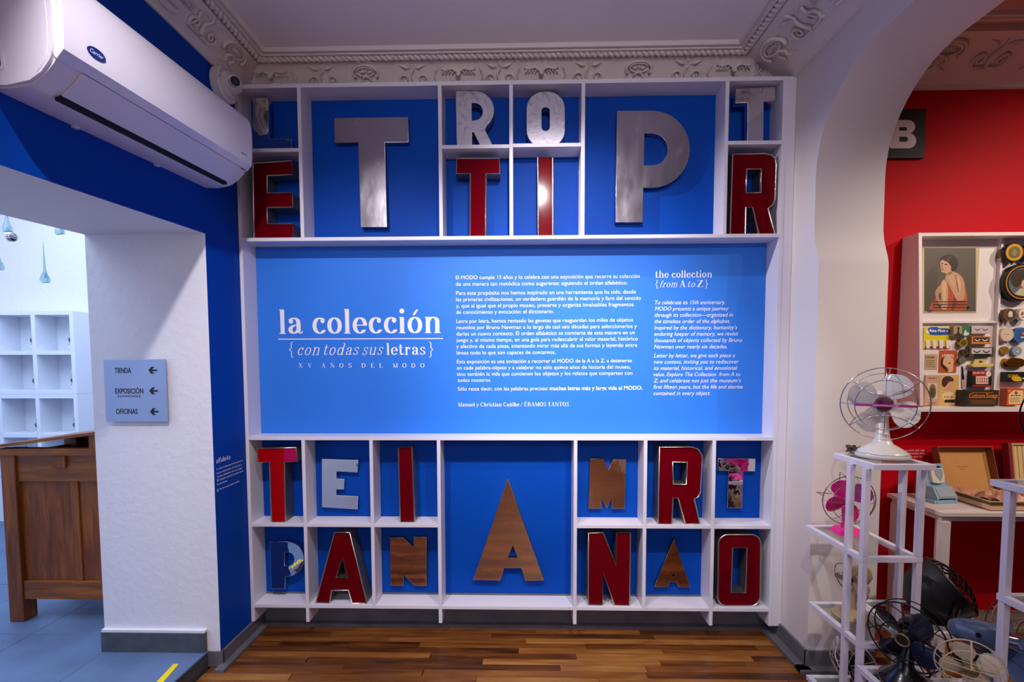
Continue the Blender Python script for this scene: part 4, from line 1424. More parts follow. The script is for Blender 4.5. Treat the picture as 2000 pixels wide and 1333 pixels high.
MB().bbox(xs0, xs1, YD + 0.02, YD + 0.046, zpan1, zpan0, 0.003).build('stile', OAKV, desk, world=True)
MB().bbox(dleft + LG, dright - LG, YD + 0.01, YD + 0.045, zbot, zpan1, 0.003).build('bottom_rail', OAK, desk, world=True)
MB().bbox(dleft + LG, dright - LG, 3.16, 3.19, zbot, zrail, 0.003).build('far_panel', OAK, desk, world=True)
MB().bbox(dleft, dleft + 0.03, YD + LG, 3.2 - LG, zpan0, zrail, 0.003).build('front_apron', OAKV, desk, world=True)
a, b = dk(0, 142), dk(478, 78)
sl = (b.z - a.z) / (b.x - a.x)
zl = lambda x: a.z + sl * (x - a.x)
x0, x1 = dleft - 0.02, dright
MB().hexa([(x0, YD - 0.02, zl(x0)), (x1, YD - 0.02, zl(x1)), (x1, 3.22, zl(x1)), (x0, 3.22, zl(x0)),
           (x0, YD - 0.02, zl(x0) + 0.018), (x1, YD - 0.02, zl(x1) + 0.018), (x1, 3.22, zl(x1) + 0.018), (x0, 3.22, zl(x0) + 0.018)]).build('lid', OAK, desk, world=True)
gx = dleft
MB().hexa([(gx, 3.165, ztop - 0.1), (x1, 3.165, ztop - 0.1), (x1, 3.188, ztop - 0.1), (gx, 3.188, ztop - 0.1),
           (gx, 3.165, zl(gx) - 0.0005), (x1, 3.165, zl(x1) - 0.0005), (x1, 3.188, zl(x1) - 0.0005), (gx, 3.188, zl(gx) - 0.0005)]).build('far_gable', OAK, desk, world=True)
x0 = dk(450, 100).x
MB().hexa([(x0, YD, ztop + 0.004), (x1, YD, ztop + 0.004), (x1, 3.2, ztop + 0.004), (x0, 3.2, ztop + 0.004),
           (x0, YD, zl(x0) - 0.0005), (x1, YD, zl(x1) - 0.0005), (x1, 3.2, zl(x1) - 0.0005), (x0, 3.2, zl(x0) - 0.0005)]).build('lid_support', OAKV, desk, world=True)

# ------------------------------------------------------------------ white cube shelves in the shop
CUBE = mat('cube_white', '#e4e8f2', 0.5)
YC = 4.5
rx1 = L(147.5, 720, Y=YC).x
PX_ = 0.369
ST = 0.038
zt = L(100, 607.3, Y=YC).z
RP = 0.374


def cube_unit(label, ztop, rows, cols=3):
    h = rows * RP + ST
    t = thing('cube_shelf', label, 'shelf', (rx1 - cols * PX_ / 2, 4.6, ztop - h), group='white cube shelves of the shop')
    for c in range(cols + 1):
        x = rx1 - ST - c * PX_
        MB().bbox(x, x + ST, YC, YC + 0.215, ztop - h, ztop, 0.002).build('upright', CUBE, t, world=True)
    for c in range(cols):
        x = rx1 - (c + 1) * PX_
        for r in range(rows + 1):
            z = ztop - ST - r * RP
            MB().bbox(x, x + PX_ - ST, YC + 0.0005, YC + 0.215, z, z + ST, 0.001).build('shelf_board', CUBE, t, world=True)
    MB().box(rx1 - cols * PX_ - ST + 0.004, rx1 - 0.004, YC + 0.215, YC + 0.222, ztop - h + 0.004, ztop - 0.004).build('back_board', CUBE, t, world=True)
    return ztop - h


z2 = cube_unit('upper white cube shelf against the shop wall', zt, 2)
z3 = cube_unit('lower white cube shelf standing under the upper one', z2 - 0.001, 2)
MB_ = MB().bbox(rx1 - 3 * PX_ - ST, rx1, YC + 0.01, YC + 0.21, SF + 0.002, z3 - 0.002, 0.003)
tag(MB_.build('shelf_plinth', CUBE), 'white plinth box under the cube shelves', 'plinth')
STEEL = mat('polished_steel', '#cfd3dd', 0.15, 1.0)
GLS = mat('grey_glass_bead', '#43505c', 0.1, coat=0.6)
pend = (((305, 298), 'in the top row, left of the two'), ((688, 295), 'in the top row beside the outer upright'), ((318, 690), 'in the second row, left of the two'),
        ((695, 685), 'in the second row beside the outer upright'), ((333, 1118), 'in the third row, left of the two'), ((713, 1115), 'in the third row beside the outer upright'))
for (x, y), lb in pend:
    p = L(x / 4.935, 590 + y / 4.935, Y=YC + 0.012)
    xw = rx1 - ST - (PX_ if x < 500 else 0)      # inner face of the upright it hangs on
    p.x = xw
    t = thing('key_ring', 'silver key ring with a glass bead ' + lb, 'key ring', (p.x, p.y, p.z), group='key rings hanging in the cube shelves')
    MB().tube([(0, 0.006, 0), (-0.012, 0.004, 0.0), (-0.014, 0, -0.012), (-0.012, 0, -0.05)], 0.0025, 6).build('hook', STEEL, t)
    MB().tube([(-0.012, 0, -0.05), (-0.012, 0, -0.056), (-0.012, 0, -0.084), (-0.012, 0, -0.09)], [0.004, 0.012, 0.012, 0.004], 8).build('bead', GLS, t)
    MB().tube([(-0.012 + 0.011 * math.sin(k * math.pi / 7), 0.004 * math.cos(k * math.pi / 7), -0.115 + 0.026 * math.cos(k * math.pi / 7)) for k in range(14)], 0.002, 5, closed=True).build('ring', STEEL, t)

# ------------------------------------------------------------------ hanging glass drops
DROP = mat('clear_glass', '#a9cdd2', 0.02, trans=1.0, ior=1.45)
THREAD = mat('nylon_thread', '#c7d4e6', 0.4)
cg = (0, 400, 6.06)
drops = [(88, 290, 0.031, 0.17, 'clear glass drop hanging at the left above the chequered ball'), (535, 890, 0.03, 0.3, 'long clear glass drop hanging over the cube shelves'),
         (707, 325, 0.029, 0.17, 'short clear glass drop just below the door lintel'), (-18, 735, 0.033, 0.2, 'clear glass drop cut by the left edge of the doorway view')]
for x, y, r, ln, lb in drops:
    p = L(x / 6.06, 400 + y / 6.06, Y=3.5)
    t = thing('glass_drop', lb, 'ornament', (p.x, p.y, p.z - r), group='glass drops hanging in the shop')
    prof = [(0.0005, 0.0), (r * 0.55, r * 0.14), (r * 0.9, r * 0.5), (r, r * 0.95), (r * 0.93, r * 1.4), (r * 0.62, r * 2.1), (r * 0.36, r * 2.9), (r * 0.24, r * 3.8), (r * 0.16, ln * 0.7), (0.0015, ln)]
    MB().lathe(prof, 24).build('drop', DROP, t, smooth=True, angle=80)
    MB().tube([(0, 0, ln - 0.002), (0, 0, 3.6 - p.z + r)], 0.0007, 4).build('thread', THREAD, t)
p = L(135 / 6.06, 400 + 380 / 6.06, Y=3.6)
t = thing('chequered_ball', 'small black ball with white crossing bands behind the glass drop', 'ornament', (p.x, p.y, p.z - 0.035))
MB().lathe([(0.0005 + 0.034 * math.sin(math.pi * k / 14), 0.034 - 0.034 * math.cos(math.pi * k / 14)) for k in range(15)], 24, (0, 0, 0)).build('ball', BLACK, t, smooth=True)
for off in (-0.012, 0.0, 0.012):
    rr = math.sqrt(0.0347 ** 2 - off ** 2)
    MB().tube([(off, rr * math.cos(k * math.pi / 14), 0.034 + rr * math.sin(k * math.pi / 14)) for k in range(28)], 0.0016, 5, closed=True).build('band', VINYL, t)
    MB().tube([(rr * math.cos(k * math.pi / 14), rr * math.sin(k * math.pi / 14), 0.034 + off) for k in range(28)], 0.0016, 5, closed=True).build('band', VINYL, t)
MB().tube([(0, 0, 0.068), (0, 0, 3.6 - p.z + 0.035)], 0.0007, 4).build('thread', THREAD, t)

# ------------------------------------------------------------------ yellow step tape
q = [L(a / 2.598, 820 + b / 2.598, Z=SF) for a, b in ((880, 1243), (908, 1243), (830, 1333), (795, 1333))]
dx = (q[3] - q[0])
k = (q[0].y - 1.05) / (q[0].y - q[3].y)
e0, e1 = q[0] + dx * k, q[1] + (q[2] - q[1]) * k
zz = SF + 0.0012
tp_ = MB().hexa([(v.x, v.y, zz) for v in (e0, e1, q[1], q[0])] + [(v.x, v.y, zz + 0.001) for v in (e0, e1, q[1], q[0])]).build('floor_tape', mat('yellow_tape', '#f2d40a', 0.5))
tag(tp_, 'yellow warning tape along the edge of the slate step', 'tape')

# ------------------------------------------------------------------ letter plate and wall text in the red room
plate = thing('letter_plate', 'black square plate with a white letter B on the crimson wall', 'sign', (2.145, YB, 2.758))
MB().bbox(2.01, 2.28, 2.878, YB - 0.001, 2.758, 3.03, 0.001).build('plate_board', mat('matt_black', '#0d0b0c', 0.55), plate, world=True)
cR = (1500, 0, 2.778)
Yb = 2.8775
bq = [(663, 652), (760, 652)] + arcpts(762, 688, 36, 36, 90, -70, 10) + [(772, 724)] + arcpts(764, 764, 40, 41, 70, -90, 10) + [(663, 805)]
h1 = [(712, 690), (745, 690)] + arcpts(745, 700, 10, 10, 80, -80, 5) + [(712, 710)]
h2 = [(712, 742), (747, 742)] + arcpts(747, 756, 13, 14, 80, -80, 5) + [(712, 770)]
lp = loops(cR, Yb, bq, h1, h2)
me = outline_mesh('glyph', lp, 0.0006, 0)
me.transform(Matrix.Translation((0, Yb, 0)) @ FACE_NY)
obj('letter_face', me, mat('pale_print', '#e9dcd8', 0.5), plate, world=True)

rt = thing('red_wall_text', 'pale text lettered on the crimson wall behind the white fan', 'lettering', (2.1, YB, 0.9))
PALE = mat('rose_white_print', '#eab8b4', 0.5)
ct = (1660, 860, 10.0)
for x0, x1, y, t_ in ((845, 1455, 218, 'personas o cosas que nos'), (940, 1510, 280, 'ando en nosotros deleite'), (1120, 1405, 345, 'able por su')):
    line(ct, x0, x1, y, y, 42, t_, 0.012, 0, rt, PALE, YB - 0.0004)

# ------------------------------------------------------------------ wall case with toiletries
CASEW = mat('case_white', '#e9e0dc', 0.45)
CX0, CX1, CZ0, CZ1 = 2.193, 3.16, 1.327, 2.316
YT, YBt = 2.785, 2.722        # front plane at the top and at the bottom
case = thing('display_case', 'white slanted wall case full of toiletries on the crimson wall', 'case', (2.8, 2.85, CZ0))


def yfr(z):
    return YBt + (YT - YBt) * (z - CZ0) / (CZ1 - CZ0)


TH = 0.018
for x in (CX0, CX1 - TH):
    MB().prism([(YB - 0.001, CZ0), (YBt, CZ0), (YT, CZ1), (YB - 0.001, CZ1)], lambda u, v: (x, u, v), lambda u, v: (x + TH, u, v)).build('side_board', CASEW, case, world=True)
MB().box(CX0 + TH, CX1 - TH, YT + 0.001, YB - 0.001, CZ1 - TH, CZ1).build('top_board', CASEW, case, world=True)
MB().box(CX0 + TH, CX1 - TH, YBt + 0.001, YB - 0.001, CZ0, CZ0 + TH).build('bottom_board', CASEW, case, world=True)
YK = 2.872
MB().box(CX0 + TH, CX1 - TH, YK, YB - 0.001, CZ0 + TH, CZ1 - TH).build('back_board', CASEW, case, world=True)
k6, k7 = (1780, 600, 6.06), (1780, 440, 6.664)
xv = L(1780 + 975 / 6.06, 700, Y=2.86).x
zh = L(1850, 600 + 180 / 6.06, Y=2.86).z
MB().box(xv, xv + 0.012, YK - 0.022, YK, CZ0 + TH, CZ1 - TH).build('divider', CASEW, case, world=True)
MB().box(CX0 + TH, xv, YK - 0.022, YK, zh - 0.006, zh + 0.006).build('divider', CASEW, case, world=True)

_pn = {}


def flat(col, rough=0.5, metal=0.0):
    return mat('print_' + col.lstrip('#') + ('m' if metal else ''), col, rough, metal)


class Item:
    def __init__(s, name, label, cat, rect, th, col, crop=k6, group='toiletries in the wall case', part='box', rough=0.5):
        s.crop, s.Yf = crop, YK - th
        ox, oy, sc = crop
        a = L(ox + rect[0] / sc, oy + rect[1] / sc, Y=s.Yf)
        b = L(ox + rect[2] / sc, oy + rect[3] / sc, Y=s.Yf)
        s.t = thing(name, label, cat, ((a.x + b.x) / 2, YK - th / 2, b.z), group=group)
        MB().bbox(a.x, b.x, s.Yf, YK - 0.0003, b.z, a.z, min(0.0012, th / 4)).build(part, flat(col, rough), s.t, world=True)
        s.lv = 0

    def P(s, x, y):
        ox, oy, sc = s.crop
        return L(ox + x / sc, oy + y / sc, Y=s.Yf)

    def patch(s, name, pts, col, rough=0.5, metal=0.0, lift=None, sharp=False):
        if len(pts) == 4 and not isinstance(pts[0], (tuple, list)):
            x0, y0, x1, y1 = pts
            pts = [(x0, y1), (x1, y1), (x1, y0), (x0, y0)]
        s.lv += 1
        d = lift if lift else 0.0003 + 0.00008 * s.lv
        if len(pts) > 4 and len(pts) < 14 and not sharp or len(pts) in (14, 16, 17):
            pts = [(p.x, p.y) for p in smoothpts([Vector((a_, b_, 0)) for a_, b_ in pts], 4, True)]
        q = [s.P(*p) for p in pts]
        Y0 = s.Yf
        MB().prism([(p.x, p.z) for p in q], lambda u, v: (u, Y0 - d, v), lambda u, v: (u, Y0 - 0.00005, v)).build(name, flat(col, rough, metal), s.t, world=True)
        return s

    def text(s, x0, x1, y, cap, body, col, bold=0.01, shear=0.0):
        s.lv += 1
        line(s.crop, x0, x1, y, y, cap, body, bold, shear, s.t, flat(col), s.Yf - 0.0003 - 0.00008 * s.lv)
        return s

    def print_lines(s, x0, x1, y, n, step, h, col):
        """small print too fine to read: rows of word-long strokes"""
        s.lv += 1
        d = 0.0003 + 0.00008 * s.lv
        m = MB()
        rnd = random.Random(int(x0 * 7 + y))
        for k in range(n):
            x = x0
            end = x1 - rnd.random() * (x1 - x0) * 0.12
            while x < end:
                w_ = h * rnd.uniform(0.9, 3.2)
                a, b = s.P(x, y + k * step), s.P(min(x + w_, end), y + k * step + h)
                m.box(a.x, b.x, s.Yf - d, s.Yf - 0.00005, b.z, a.z)
                x += w_ + h * 0.8
        m.build('small_print', flat(col), s.t, world=True)
        return s


# the portrait print
pt = Item('portrait_print', 'old portrait print of a woman with short hair seen from behind', 'print', (148, 282, 848, 1140), 0.004, '#cdb48a', k7, 'prints in the wall case', 'sheet')
pt.patch('painted_ground', (168, 298, 838, 1125), '#5c5343')
pt.patch('ground_shade', [(190, 1100), (190, 700), (260, 560), (330, 560), (330, 900), (300, 1100)], '#52493c')
pt.patch('dress', [(440, 706), (520, 840), (600, 975), (680, 975), (690, 760), (715, 870), (732, 980), (722, 1060), (690, 1108), (265, 1105), (262, 1020), (320, 955), (350, 1060), (400, 1100), (460, 1095), (480, 900), (475, 770)], '#b2512c')
pt.patch('back_skin', [(450, 660), (500, 612), (548, 606), (620, 640), (672, 700), (695, 800), (688, 960), (640, 985), (590, 975), (540, 880), (470, 750), (440, 702)], '#c79a76')
pt.patch('forearm', [(308, 885), (330, 830), (378, 780), (385, 860), (352, 905), (362, 960), (395, 1000), (372, 1040), (330, 980)], '#bd8d68')
pt.patch('arm', [(378, 790), (395, 735), (430, 708), (470, 770), (478, 900), (470, 1000), (458, 1092), (420, 1102), (388, 1080), (388, 950)], '#c99a74')
pt.patch('dress_fold', [(560, 935), (585, 990), (560, 1100), (520, 1100), (540, 1000)], '#8a3a22')
pt.patch('dress_fold', [(690, 770), (712, 870), (724, 985), (700, 985), (695, 880)], '#c4673a')
pt.patch('back_light', [(560, 660), (610, 680), (640, 760), (630, 880), (600, 900), (590, 780)], '#d8b08a')
pt.patch('back_light', [(480, 690), (530, 660), (560, 740), (560, 830), (520, 790)], '#d2a680')
pt.patch('arm_light', [(400, 760), (430, 725), (450, 770), (452, 900), (440, 1000), (415, 1000), (405, 880)], '#dab28c')
pt.patch('face', [(383, 455), (412, 455), (480, 495), (515, 545), (528, 600), (500, 640), (455, 640), (425, 620), (387, 606), (381, 560), (373, 500)], '#d0a27e')
pt.patch('hair', [(374, 470), (380, 435), (410, 402), (455, 388), (520, 388), (570, 418), (604, 480), (597, 545), (572, 585), (530, 602), (512, 575), (515, 535), (475, 490), (415, 452)], '#33201a')
pt.patch('hair_sheen', [(450, 470), (480, 420), (530, 405), (500, 430), (480, 480)], '#5d3f30')
pt.patch('cheek', [(430, 545), (470, 540), (490, 575), (470, 605), (435, 600)], '#d99a80')
pt.patch('jaw_shade', [(470, 620), (528, 600), (520, 640), (470, 650)], '#9d7152')
pt.patch('eye', [(384, 500), (404, 490), (412, 503), (390, 510)], '#3a2a24')
pt.patch('eye', [(428, 512), (452, 500), (470, 520), (440, 524)], '#3a2a24')
pt.patch('nose_shade', [(388, 515), (398, 520), (412, 556), (392, 560)], '#a8724f')
pt.patch('mouth', [(386, 575), (400, 570), (415, 580), (398, 592)], '#94382f')
pt.patch('spine_shade', [(570, 650), (580, 650), (620, 870), (608, 880)], '#9d7152')
pt.print_lines(280, 740, 992, 3, 37, 11, '#2a2119')
pt.patch('seal', ellipse(735, 1075, 18, 20, 14), '#15100e')

# cards and boxes, left compartment
it = Item('curler_pack', 'yellow and blue hair curler pack with four white curlers', 'pack', (152, 238, 460, 492), 0.006, '#e8cf16')
it.patch('blue_band', [(208, 246), (310, 238), (330, 252), (442, 258), (442, 326), (208, 326)], '#1d57b4').text(214, 432, 296, 30, 'Rizz Pico s', '#f3efe6', 0.03)
it.print_lines(222, 410, 306, 1, 10, 9, '#101a40')
it.patch('red_strip', (160, 466, 460, 492), '#b1211c')
for x in (163, 242, 320, 400):
    it.patch('curler', [(x, 395), (x + 48, 395), (x + 42, 490), (x + 8, 490)], '#e7e1df', lift=0.006)
for x in (186, 265, 345):
    pass
it.patch('figure_mark', [(165, 290), (190, 270), (205, 300), (215, 318), (190, 318)], '#f0e8e4')
it = Item('small_box', 'small tan box with a dancing figure beside the green box', 'box', (502, 225, 600, 348), 0.03, '#b09468')
it.patch('label_figure', [(545, 240), (570, 250), (560, 285), (575, 325), (530, 330), (548, 290)], '#2b2018')
it.patch('foot_band', (504, 320, 598, 346), '#3a2d22')
it = Item('small_box', 'small green box with a white flower beside the tan box', 'box', (606, 222, 690, 345), 0.03, '#2f7a52')
it.patch('label_flower', [(620, 330), (640, 270), (655, 300), (685, 310), (660, 335)], '#dfe8d6')
for i, (rc, col, lb, inner) in enumerate((((715, 226, 937, 315), '#c7c0bb', 'silver box of false eyelashes, topmost of three', '#d9c2bd'),
                                          ((715, 350, 937, 440), '#d08426', 'orange box of false eyelashes, middle of three', '#4a2a30'),
                                          ((690, 476, 972, 592), '#4f4a3a', 'dark patterned box of false eyelashes, lowest of three', '#cfc4be'))):
    it = Item('eyelash_box', lb, 'box', rc, 0.03, col)
    x0, y0, x1, y1 = rc
    w_, h_ = x1 - x0, y1 - y0
    it.patch('window', (x0 + w_ * 0.08, y0 + h_ * 0.1, x1 - w_ * 0.08, y0 + h_ * 0.68), inner)
    lc = '#f0eae6' if i == 1 else '#17110f'
    for cx in (x0 + w_ * 0.3, x0 + w_ * 0.7):
        it.patch('eyelash', [(cx - w_ * 0.15, y0 + h_ * 0.3), (cx, y0 + h_ * 0.5), (cx + w_ * 0.15, y0 + h_ * 0.3), (cx + w_ * 0.13, y0 + h_ * 0.45), (cx, y0 + h_ * 0.62), (cx - w_ * 0.13, y0 + h_ * 0.45)], lc)
    if i == 2:
        it.patch('yellow_mark', [(760, 582), (765, 558), (780, 556), (800, 582)], '#e3d51a')
        it.patch('black_foot', (740, 555, 940, 588), '#15120f')
it = Item('paper_card', 'plain tan printed card at the left edge of the case', 'card', (162, 560, 303, 742), 0.002, '#c4a377', part='card')
it.text(168, 270, 605, 20, 'LYCIA', '#2c2016', 0.02)
it.print_lines(172, 276, 632, 4, 24, 7, '#4b3a28')
it = Item('paper_card', 'orange card with a blond woman under white lettering', 'card', (335, 513, 531, 778), 0.003, '#c2521c', part='card')
it.text(363, 508, 588, 27, "L'OREAL", '#f2e6da', 0.04)
it.patch('dark_hair', [(350, 690), (352, 630), (390, 600), (400, 690), (430, 765), (390, 740)], '#33201a')
it.patch('portrait_head', [(390, 600), (440, 590), (490, 605), (500, 650), (495, 700), (490, 750), (470, 770), (435, 770), (440, 730), (400, 700), (372, 670)], '#e2b585')
it.patch('lips', [(430, 665), (455, 655), (470, 665), (450, 675)], '#9c3b2a')
it = Item('hair_net_box', 'pale pink box with an oval hair net window', 'box', (172, 806, 325, 1182), 0.012, '#caa287')
it.patch('label_panel', (196, 900, 306, 1090), '#dfc9a8').patch('oval_window', ellipse(250, 1000, 44, 88, 24), '#7d7048').patch('oval_shade', ellipse(250, 1010, 28, 60, 20), '#56492f')
it.print_lines(205, 310, 838, 1, 10, 12, '#b5473c').print_lines(205, 300, 1128, 2, 20, 9, '#8a5a4a')
it = Item('paper_card', 'yellow card with the head of a smiling woman wearing a hair net', 'card', (335, 806, 549, 1166), 0.003, '#d9b167', part='card')
it.patch('portrait_face', [(410, 900), (440, 880), (485, 880), (500, 920), (490, 950), (495, 985), (460, 1000), (410, 985), (400, 940)], '#d9a57c')
it.patch('portrait_hair', [(362, 920), (365, 860), (400, 825), (450, 820), (495, 850), (498, 880), (450, 885), (420, 920), (390, 950)], '#4b2d20')
it.patch('pale_panel', ellipse(445, 1060, 85, 55, 24), '#e7cf95').patch('dark_label', [(388, 1132), (398, 1096), (510, 1096), (518, 1132)], '#262019')
it.print_lines(385, 510, 1062, 1, 10, 10, '#4a3a22')
it = Item('hair_dye_box', 'red and black hair dye box with a pale square label', 'box', (720, 757, 947, 948), 0.03, '#1d1614')
it.patch('red_panel', (720, 757, 947, 818), '#b0281e').patch('pale_label', (763, 820, 910, 912), '#e7c3ae').patch('red_foot', (724, 925, 945, 945), '#a3261d')
it.text(728, 868, 790, 22, 'Beautiful Hair', '#efc7bd', 0.03).patch('round_mark', ellipse(912, 793, 32, 34, 18), '#ead2c8')
for k in range(5):
    it.patch('tick', (778 + k * 27, 840, 790 + k * 27, 862), '#b65145')
    it.patch('tick', (778 + k * 27, 872, 790 + k * 27, 896), '#b65145')
it = Item('soap_box', 'long dark brown soap box with orange lettering', 'box', (598, 985, 1030, 1170), 0.04, '#35291b')
it.text(680, 872, 1076, 48, 'Cuticura', '#d97718', 0.02).text(882, 1018, 1076, 52, 'Soap', '#d97718', 0.02)
it.print_lines(720, 985, 1010, 1, 10, 10, '#b06a22').print_lines(705, 1010, 1102, 3, 18, 8, '#8c5620')
it.patch('end_ornament', [(600, 1165), (600, 990), (650, 992), (672, 1040), (640, 1080), (672, 1120), (650, 1165)], '#211811')


def tin(label, crop, cx, cy, r, th, side, lid, ring=None, emblem=None, spots=(), name='round_tin', rough=0.35, metal=0.0):
    ox, oy, sc = crop
    Yf = YK - th
    c = L(ox + cx / sc, oy + cy / sc, Y=Yf)
    R = r / sc * Yf / CAM_F
    t = thing(name, label, 'tin', (c.x, YK - th / 2, c.z - R), group='round tins in the wall case')
    at_ = (c.x, 0, c.z)
    o = MB().lathe([(R * 0.97, -(YK - 0.0004)), (R * 0.97, -(Yf + th * 0.45))], 32, at_, '-Y').build('tin_body', flat(side, rough, metal), t, world=True, smooth=True)
    o = MB().lathe([(R, -(Yf + th * 0.45)), (R, -(Yf + 0.003)), (R * 0.96, -Yf), (0.0002, -Yf)], 36, at_, '-Y', cap=False).build('tin_lid', flat(lid, rough, metal), t, world=True, smooth=True, angle=30)
    if ring:
        MB().lathe([(R * ring[0], -(Yf - 0.0006)), (R * ring[1], -(Yf - 0.0006))], 36, at_, '-Y', cap=False).build('lid_ring', flat(ring[2], rough), o, world=True)
    if emblem:
        MB().lathe([(R * emblem[0], -(Yf - 0.0010)), (0.0002, -(Yf - 0.0010))], 30, at_, '-Y', cap=False).build('lid_emblem', flat(emblem[1], 0.4), o, world=True)
    for k, (pts, col) in enumerate(spots):
        q = [(c.x + R * a, c.z + R * b) for a, b in pts]
        d = 0.0014 + 0.0004 * k
        MB().prism(q, lambda u, v: (u, Yf - d, v), lambda u, v: (u, Yf - d + 0.0003, v)).build('lid_picture', flat(col), o, world=True)
    return t


tin('oval gold tin beside the silver eyelash box', k6, 617, 426, 50, 0.025, '#6b5a28', '#9c8136', (0.9, 0.75, '#c0a654'), metal=0.7, rough=0.3)
tin('small brown compact tin beside the dark eyelash box', k6, 637, 535, 36, 0.025, '#7a6440', '#3e2d20', (0.95, 0.82, '#8a744c'))
tin('small grey green tin above the nail file', k6, 607, 635, 40, 0.02, '#4e5244', '#6c6e5c', (0.85, 0.7, '#8d8c78'))
tin('black and yellow tin with an embossed golden head at the top of the case', k7, 1340, 355, 122, 0.05, '#8a6c22', '#16120e', (0.86, 0.6, '#d39b18'), (0.58, '#6f6238'), [([(-0.2, -0.3), (0.15, -0.35), (0.25, 0.1), (0, 0.35), (-0.25, 0.1)], '#8f8048')])
tin('black lacquered tin partly hidden at the upper right of the case', k7, 1545, 350, 100, 0.045, '#201a14', '#1a1612', (0.8, 0.7, '#7c6426'))
tin('very large black compact with a woman in profile on its lid', k7, 1452, 745, 235, 0.05, '#1a140e', '#0f0d0c', (0.9, 0.84, '#c8861c'), (0.76, '#5d6670'),
    [([(-0.7, 0.25), (-0.45, 0.62), (0.1, 0.72), (0.5, 0.5), (0.3, 0.2), (-0.05, -0.1), (-0.35, -0.3), (-0.6, -0.1)], '#3b2312'), ([(-0.45, -0.62), (-0.1, -0.3), (0.3, -0.4), (0.5, -0.55), (0.1, -0.74)], '#c3b58a'),
     ([(-0.05, 0.1), (0.25, 0.2), (0.3, -0.15), (0.05, -0.35), (-0.12, -0.15)], '#d7b48c')])
tin('brown patterned tin with a pale lady on the lid', k7, 1285, 1170, 82, 0.05, '#7d3a34', '#5c4a32', (0.95, 0.88, '#8c7a52'), None, [([(-0.3, -0.3), (0.35, -0.3), (0.3, 0.5), (-0.1, 0.62), (-0.3, 0.3)], '#e2cfc4'), ([(-0.8, 0.0), (-0.55, 0.3), (-0.45, 0.0), (-0.6, -0.2)], '#b03a3c')])
tin('olive tin with a white lid cut by the frame edge', k7, 1478, 1160, 78, 0.05, '#5d5530', '#e7dfd6', None, None, [([(-0.7, -0.1), (-0.4, 0.5), (-0.2, 0.1), (-0.4, -0.2)], '#a5481f'), ([(-0.5, -0.4), (0.1, -0.4), (0.1, -0.5), (-0.5, -0.5)], '#2a211d')])
tin('plain cream round box', k6, 1135, 328, 80, 0.03, '#cdb598', '#dcc7aa', (0.92, 0.9, '#b39b7c'), None, [([(-0.35, 0.08), (0.35, 0.08), (0.35, 0.03), (-0.35, 0.03)], '#9d8a72')])
tin('blue round powder box beside the cream one', k6, 1300, 332, 88, 0.03, '#23437c', '#355d9e', (0.94, 0.9, '#7e97c4'), None, [([(-0.1, -0.2), (0.4, -0.2), (0.4, -0.4), (-0.1, -0.4)], '#dcc59a'), ([(0.0, 0.3), (0.3, 0.4), (0.3, 0.0), (0.05, 0.05)], '#c98436')])
tin('small plain gold tin', k6, 1112, 515, 49, 0.015, '#8d6d32', '#b4903f', (0.9, 0.85, '#c9a85a'), metal=0.6)
tin('small grey blue tin with a coloured mark', k6, 1253, 522, 56, 0.02, '#70828e', '#8fa2ad', (0.92, 0.86, '#a9b9c2'), None, [([(-0.3, -0.1), (0.1, -0.3), (0.3, 0.2), (0.05, 0.1)], '#e8e4de'), ([(-0.2, 0.2), (0.0, 0.3), (0.1, 0.1)], '#c0563a')])
it = Item('soap_box', 'black soap box with a yellow fruit beside a grey end', 'box', (1135, 770, 1420, 888), 0.04, '#171513')
it.patch('yellow_fruit', [(1185, 850), (1200, 820), (1240, 815), (1290, 830), (1305, 870), (1260, 880), (1215, 875)], '#dfb418')
it.print_lines(1145, 1270, 800, 2, 22, 11, '#c8a41c').print_lines(1312, 1400, 838, 1, 10, 14, '#e8e2d6')
it = Item('soap_box', 'orange soap box with a cream label', 'box', (1140, 965, 1326, 1166), 0.045, '#c9521d')
it.patch('cream_label', (1152, 988, 1322, 1148), '#e8c98e').patch('label_flash', [(1150, 1010), (1190, 980), (1210, 980), (1150, 1040)], '#d8471c')
it.print_lines(1175, 1298, 1042, 1, 10, 13, '#4b2a1c').print_lines(1165, 1295, 1075, 4, 16, 6, '#4b2a1c')
it.patch('label_mark', ellipse(1238, 1018, 18, 18, 16), '#8a4526')

# nail buffer, nail file, shell compact
IV = mat('yellowed_ivory', '#dcc476', 0.35)
q = lambda x, y, d=0.02: L(1780 + x / 6.06, 600 + y / 6.06, Y=YK - d)
a = q(825, 665)
nbf = thing('nail_buffer', 'yellowed nail buffer with a loop handle', 'nail buffer', (a.x, YK - 0.01, q(825, 712).z), group='toiletries in the wall case')
pl = [q(*p) for p in ((690, 688), (710, 674), (950, 672), (962, 680), (940, 708), (720, 712))]
MB().prism([(p.x, p.z) for p in pl], lambda u, v: (u, YK - 0.03, v), lambda u, v: (u, YK - 0.0004, v)).build('pad', IV, nbf, world=True)
hn = [[(p.x, p.z) for p in [q(*c_) for c_ in ((735, 676), (760, 622), (890, 618), (900, 630), (880, 676))]], [(p.x, p.z) for p in [q(*c_) for c_ in ellipse(825, 650, 26, 16, 14)]]]
me = outline_mesh('handle', hn, 0.006, 0.001)
me.transform(Matrix.Translation((0, YK - 0.012, 0)) @ FACE_NY)
obj('handle', me, IV, nbf, world=True)
nf = thing('nail_file', 'slim nail file with a wooden handle', 'nail file', (q(612, 830).x, YK, q(612, 965).z), group='toiletries in the wall case')
